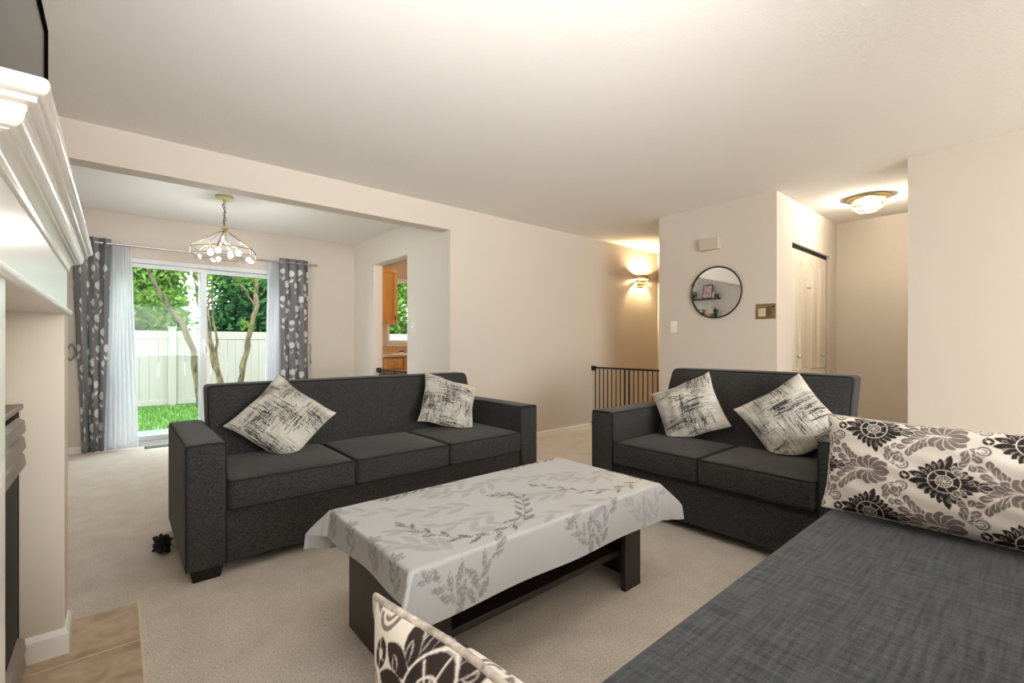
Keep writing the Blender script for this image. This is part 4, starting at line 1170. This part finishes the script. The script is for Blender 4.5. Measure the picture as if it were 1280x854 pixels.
# ------------------------------------------------------------------ kitchen seen through the doorway
uc = thing('wall_cabinet', 'honey oak kitchen wall cabinet beside the kitchen window', 'cabinet', (2.62, YF, 1.355))
obj('body', B(0, .352, -.305, -.001, 0, .765, bevel=.002, seg=1), M['oak'], uc)
def panel_door(x0, x1, z0, z1, y, parent, name='cabinet_door', rail=.055):
    bm = B(x0, x1, y - .02, y, z0, z1, bevel=.003, seg=1); d = obj(name, bm, M['oak'], parent)
    bm = bmesh.new()
    for a in ((x0, x1, z0, z0 + rail), (x0, x1, z1 - rail, z1), (x0, x0 + rail, z0 + rail, z1 - rail), (x1 - rail, x1, z0 + rail, z1 - rail)): box(bm, a[0], a[1], y - .038, y - .0195, a[2], a[3], bevel=.004, seg=1)
    obj('door_rails', bm, M['oak'], d)
    return d
dd = panel_door(.004, .348, .004, .761, -.306, uc)
bm = bmesh.new(); tube(bm, [(.318, -.33, .05), (.318, -.352, .06), (.318, -.352, .11), (.318, -.33, .12)], .005, 7); obj('door_pull', bm, M['blackmetal'], dd, 60)
w1 = thing('window_1', None, None, (0, YF, 0), kind='structure')
bm = bmesh.new()
for a in ((2.98, 4.12, 1.07, 1.13), (2.98, 4.12, 2.0, 2.06), (2.98, 3.03, 1.13, 2.0), (4.07, 4.12, 1.13, 2.0), (3.53, 3.57, 1.13, 2.0)): box(bm, a[0], a[1], .03, .10, a[2], a[3])
obj('frame', bm, M['vinylframe'], w1); obj('pane', B(3.03, 4.07, .06, .064, 1.13, 2.0), M['pane'], w1)
obj('sill', B(2.95, 4.15, -.03, .05, 1.05, 1.07), M['trim'], w1)
bc1 = thing('base_cabinet', 'honey oak base cabinet with a top drawer under the kitchen counter', 'cabinet', (2.62, YF, 0))
obj('body', B(0, 2.0, -.60, -.002, 0.0, .905, bevel=.002, seg=1), M['oak'], bc1)
dr = obj('drawer', B(.02, .29, -.622, -.601, .755, .895, bevel=.004), M['oak'], bc1)
bm = bmesh.new(); lathe(bm, [(.006, -.622), (.008, -.635), (.016, -.642), (.014, -.65), (.003, -.653)], (.12, 0, .82), 12, 'Y'); obj('knob', bm, mat('wood_knob', (236, 196, 140), .4), dr, 40)
panel_door(.02, .29, .10, .74, -.601, bc1); panel_door(.31, .75, .10, .895, -.601, bc1); panel_door(.77, 1.2, .10, .895, -.601, bc1)
ko = obj('kitchen_countertop', B(2.616, 4.7, 5.61, YF - .001, .906, .944, bevel=.006), M['counter']); tag(ko, 'pale laminate kitchen countertop running under the kitchen window', 'countertop')
struct('trim_2', B(2.62, 4.7, YF - .012, YF, .945, 1.045), M['counter'])
kc = thing('canister', 'small white canister with a black lid on the kitchen counter', 'canister', (2.99, 5.83, .944))
bm = bmesh.new(); lathe(bm, [(.03, 0), (.033, .01), (.033, .022), (.03, .028)]); obj('body', bm, M['plastic'], kc, 40); bm = bmesh.new(); lathe(bm, [(.034, .028), (.034, .044), (.03, .047)]); obj('lid', bm, M['blackmetal'], kc, 40)
kp = thing('kitchen_tray', 'low pale tray lying on the kitchen counter', 'tray', (2.78, 5.8, .944))
bm = bmesh.new(); lathe(bm, [(.06, 0), (.075, .012), (.07, .014), (.055, .004)], seg=20); obj('dish', bm, M['counter'], kp, 40)
kl = thing('kitchen_fill_light', 'unseen round flush ceiling light added to brighten the kitchen', 'ceiling light', (3.6, 5.0, H))  # out of view, added to give the kitchen warm light
bm = bmesh.new(); lathe(bm, [(.16, 0), (.16, -.02), (.14, -.025), (.01, -.026)], seg=24); obj('base_plate', bm, M['brass'], kl, 40)
bm = bmesh.new(); lathe(bm, [(.15, -.022), (.14, -.06), (.09, -.085), (.01, -.092)], seg=24); obj('lamp_shade', bm, emit_mat('lit_opal_glass', (255, 206, 146), 34), kl, 60)

# ------------------------------------------------------------------ outside
struct('ground_patio', B(-5, 12, YF + .15, 7.75, -.2, -.06), mat('patio_concrete', (120, 120, 119), .9, noise=.12, nscale=8))
struct('ground_lawn', B(-8, 16, 7.75, 22, -.4, -.14), mat('lawn_soil', (86, 118, 56), .95, noise=.3, nscale=12))
r_ = np.random.default_rng(5); n = 26000
gx = r_.uniform(-2.5, 5.5, n); gy = r_.uniform(7.76, 11.25, n); hh = r_.uniform(.03, .07, n); an = r_.uniform(0, 2 * PI, n); wd = .006
keep = np.ones(n, bool)
for tx, ty in ((1.36, 9), (1.555, 9), (1.22, 10.6)): keep &= np.hypot(gx - tx, gy - ty) > .17
gx, gy, hh, an = gx[keep], gy[keep], hh[keep], an[keep]; n = len(gx)
tipx = gx + r_.normal(0, .018, n); tipy = gy + r_.normal(0, .018, n)
V = np.stack([np.stack([gx - wd * np.cos(an), gy - wd * np.sin(an), np.full(n, -.142)], 1), np.stack([gx + wd * np.cos(an), gy + wd * np.sin(an), np.full(n, -.142)], 1), np.stack([tipx, tipy, -.14 + hh], 1)], 1).reshape(-1, 3)
i = np.arange(n) * 3
g_ = raw_mesh('grass', V, np.stack([i, i + 1, i + 2], 1), leaf_mat('grass_blade', (66, 106, 44), (112, 150, 74)))
tag(g_, 'short green lawn grass between the patio and the fence', 'grass', None, 'stuff')

FY = 11.35
fe = thing('garden_fence', 'tall beige vinyl panel fence at the end of the lawn', 'fence', (0, FY, -.16))
M['fence'] = mat('beige_vinyl', (140, 134, 124), .6)
for k in range(-3, 6):
    xp = .84 + (k) * 1.9
    bm = B(xp - .065, xp + .065, -.065, .065, -.1, 1.56, bevel=.004, seg=1); extrude_poly(bm, [(xp - .08, -.08), (xp + .08, -.08), (xp + .08, .08), (xp - .08, .08)], 1.56, 1.585, 'XY', .006)
    obj('post', bm, M['fence'], fe)
    x0, x1 = xp + .065, xp + 1.9 - .065
    bm = bmesh.new(); nb = 12; w_ = (x1 - x0) / nb
    for j in range(nb): box(bm, x0 + j * w_ + .002, x0 + (j + 1) * w_ - .002, -.012, .012, .12, 1.36)
    obj('board_panel', bm, M['fence'], fe)
    obj('rail', B(x0, x1, -.025, .025, .04, .14, bevel=.003, seg=1), M['fence'], fe)
    obj('rail', B(x0, x1, -.025, .025, 1.34, 1.50, bevel=.003, seg=1), M['fence'], fe)

M['bark'] = mat('mossy_bark', (84, 72, 50), .95, noise=.75, nscale=16, bump=.8, bscale=40, bdist=.02, stretch=(1, 1, .4))
def limb(bm, pts, r0, r1, seg=9):
    P = [Vector(p) for p in pts]; out = []
    for a, b in zip(P[:-1], P[1:]):
        for k in range(4): out.append(a.lerp(b, k / 4))
    out.append(P[-1]); n = len(out)
    out = [p + Vector((.012 * math.sin(i * 1.7), .012 * math.cos(i * 2.1), 0)) for i, p in enumerate(out)]
    rs = [(r0 + (r1 - r0) * i / (n - 1)) * (1 + .12 * math.sin(i * 2.3)) for i in range(n)]
    tube(bm, out, rs, seg)
def crown(r, c, s, n, lump=14, lim=None):
    ctr = r.normal(size=(lump, 3)) * .5
    k = r.integers(0, lump, n); p = ctr[k] + r.normal(size=(n, 3)) * .28
    p = p * np.array(s) + np.array(c)
    if lim is not None:                      # crowns that meet press against each other
        for a, (lo, hi) in lim.items():
            q = p[:, a]; o_ = (q < lo) | (q > hi); q[o_] = r.uniform(lo, hi, o_.sum())
    return p
greens = [leaf_mat('leaf_fresh', (70, 108, 42), (130, 156, 80)), leaf_mat('leaf_mid', (48, 86, 42), (102, 138, 70)), leaf_mat('leaf_deep', (30, 62, 38), (72, 112, 70))]
def tree(name, label, trunks, crowns, g, seed, size=.12, group=None, base=None, lim=None):
    t = thing(name, label, 'tree', base, 0, group); r = np.random.default_rng(seed)
    for pts, r0, r1 in trunks:
        bm = bmesh.new(); limb(bm, [Vector(p) - Vector(base) for p in pts], r0, r1); obj('trunk', bm, M['bark'], t, 70)
    Vs, Fs, b = [], [], 0
    for c, s, n in crowns:
        V, F = leaf_cloud(crown(r, Vector(c) - Vector(base), s, n, 14, lim), size, r); Vs.append(V); Fs.append(F + b); b += len(V)
    raw_mesh('foliage', np.concatenate(Vs), np.concatenate(Fs), greens[g], t)
    return t
tree('garden_tree', 'slim mossy tree forking low just beyond the patio door mullion', [
    ([(1.36, 9, -.16), (1.311, 9, .44), (1.19, 9, 1.0), (1.08, 9, 1.45), (.98, 9.05, 2.1), (.90, 9.1, 3.0)], .052, .034),
    ([(1.27, 9, .62), (1.27, 9.02, 1.1), (1.20, 9.05, 1.7), (1.22, 9.1, 2.6)], .022, .012), ([(1.25, 9.0, .75), (1.17, 8.97, 1.2), (1.14, 8.95, 1.9)], .018, .010)],
    [((.95, 9.2, 2.55), (.75, .5, .55), 1500), ((1.25, 9.1, 3.3), (.9, .6, .6), 1500)], 0, 21, .085, 'lawn trees before the fence', (1.36, 9, -.16), {0: (-2.0, .02)})
tree('garden_tree', 'crooked mossy tree leaning away on the lawn nearest the kitchen', [
    ([(1.555, 9, -.16), (1.603, 9, .43), (1.70, 9, .95), (1.765, 9, 1.36), (1.86, 9, 1.75), (1.84, 9, 2.15), (1.80, 9, 3.0)], .05, .032),
    ([(1.84, 9, 1.72), (1.70, 9, 1.98), (1.5, 9.05, 2.25), (1.42, 9.1, 2.6)], .02, .010)],
    [((1.95, 9.2, 2.75), (.7, .5, .55), 1600), ((1.55, 9.3, 2.45), (.4, .35, .28), 500), ((1.72, 9, 1.42), (.10, .08, .05), 60)], 0, 22, .085, 'lawn trees before the fence', (1.555, 9, -.16), {0: (.02, 2.0)})
tree('garden_tree', 'slanting bare tree trunk crossing above the fence post behind the sliding pane', [
    ([(1.22, 10.6, -.16), (1.12, 10.6, .9), (.95, 10.6, 1.45), (.62, 10.6, 1.95), (.35, 10.6, 2.7)], .06, .03)], [((.35, 10.7, 2.9), (.6, .4, .4), 700)], 1, 23, .09, 'lawn trees before the fence', (1.22, 10.6, -.16), {1: (-.35, .5)})
spots = [(-5.6 + 2.0 * k, 13.0, g) for k, g in enumerate((2, 1, 1, 0, 2, 1, 0, 1, 2))]
words_ = ['seventh', 'sixth', 'fifth']
labs = ['deep green broad tree beyond the fence, behind the mantel and curtain', 'leafy tree beyond the fence, behind the charcoal curtain nearest the mantel', 'leafy tree beyond the fence, seen through the sliding pane beside the sheer', 'yellow-green tree beyond the fence, above the capped fence post', 'deep green tree beyond the fence, between the two mossy lawn trunks',
        'leafy tree beyond the fence, behind the sheer on the fixed pane', 'yellow-green tree beyond the fence, seen through the kitchen window', 'leafy tree beyond the fence, farther along the kitchen window view', 'deep green tree beyond the fence, last of the row on the kitchen side']
for k, (x, y, g) in enumerate(spots):
    tree('background_tree', labs[k], [([(x, y, -.3), (x + .1, y, 1.2), (x, y, 3.2)], .14, .06)],
         [((x, y, 1.5), (1.05, .8, .75), 4200), ((x + .2, y + .3, 3.1), (1.2, .9, .95), 5200), ((x, y + .2, 4.6), (1.0, .8, .8), 2200)], g, 30 + k, .17, 'trees beyond the fence', (x, y, -.3), {0: (-.84, .84), 1: (-1.2, 1.6)})
bpy.context.view_layer.update()
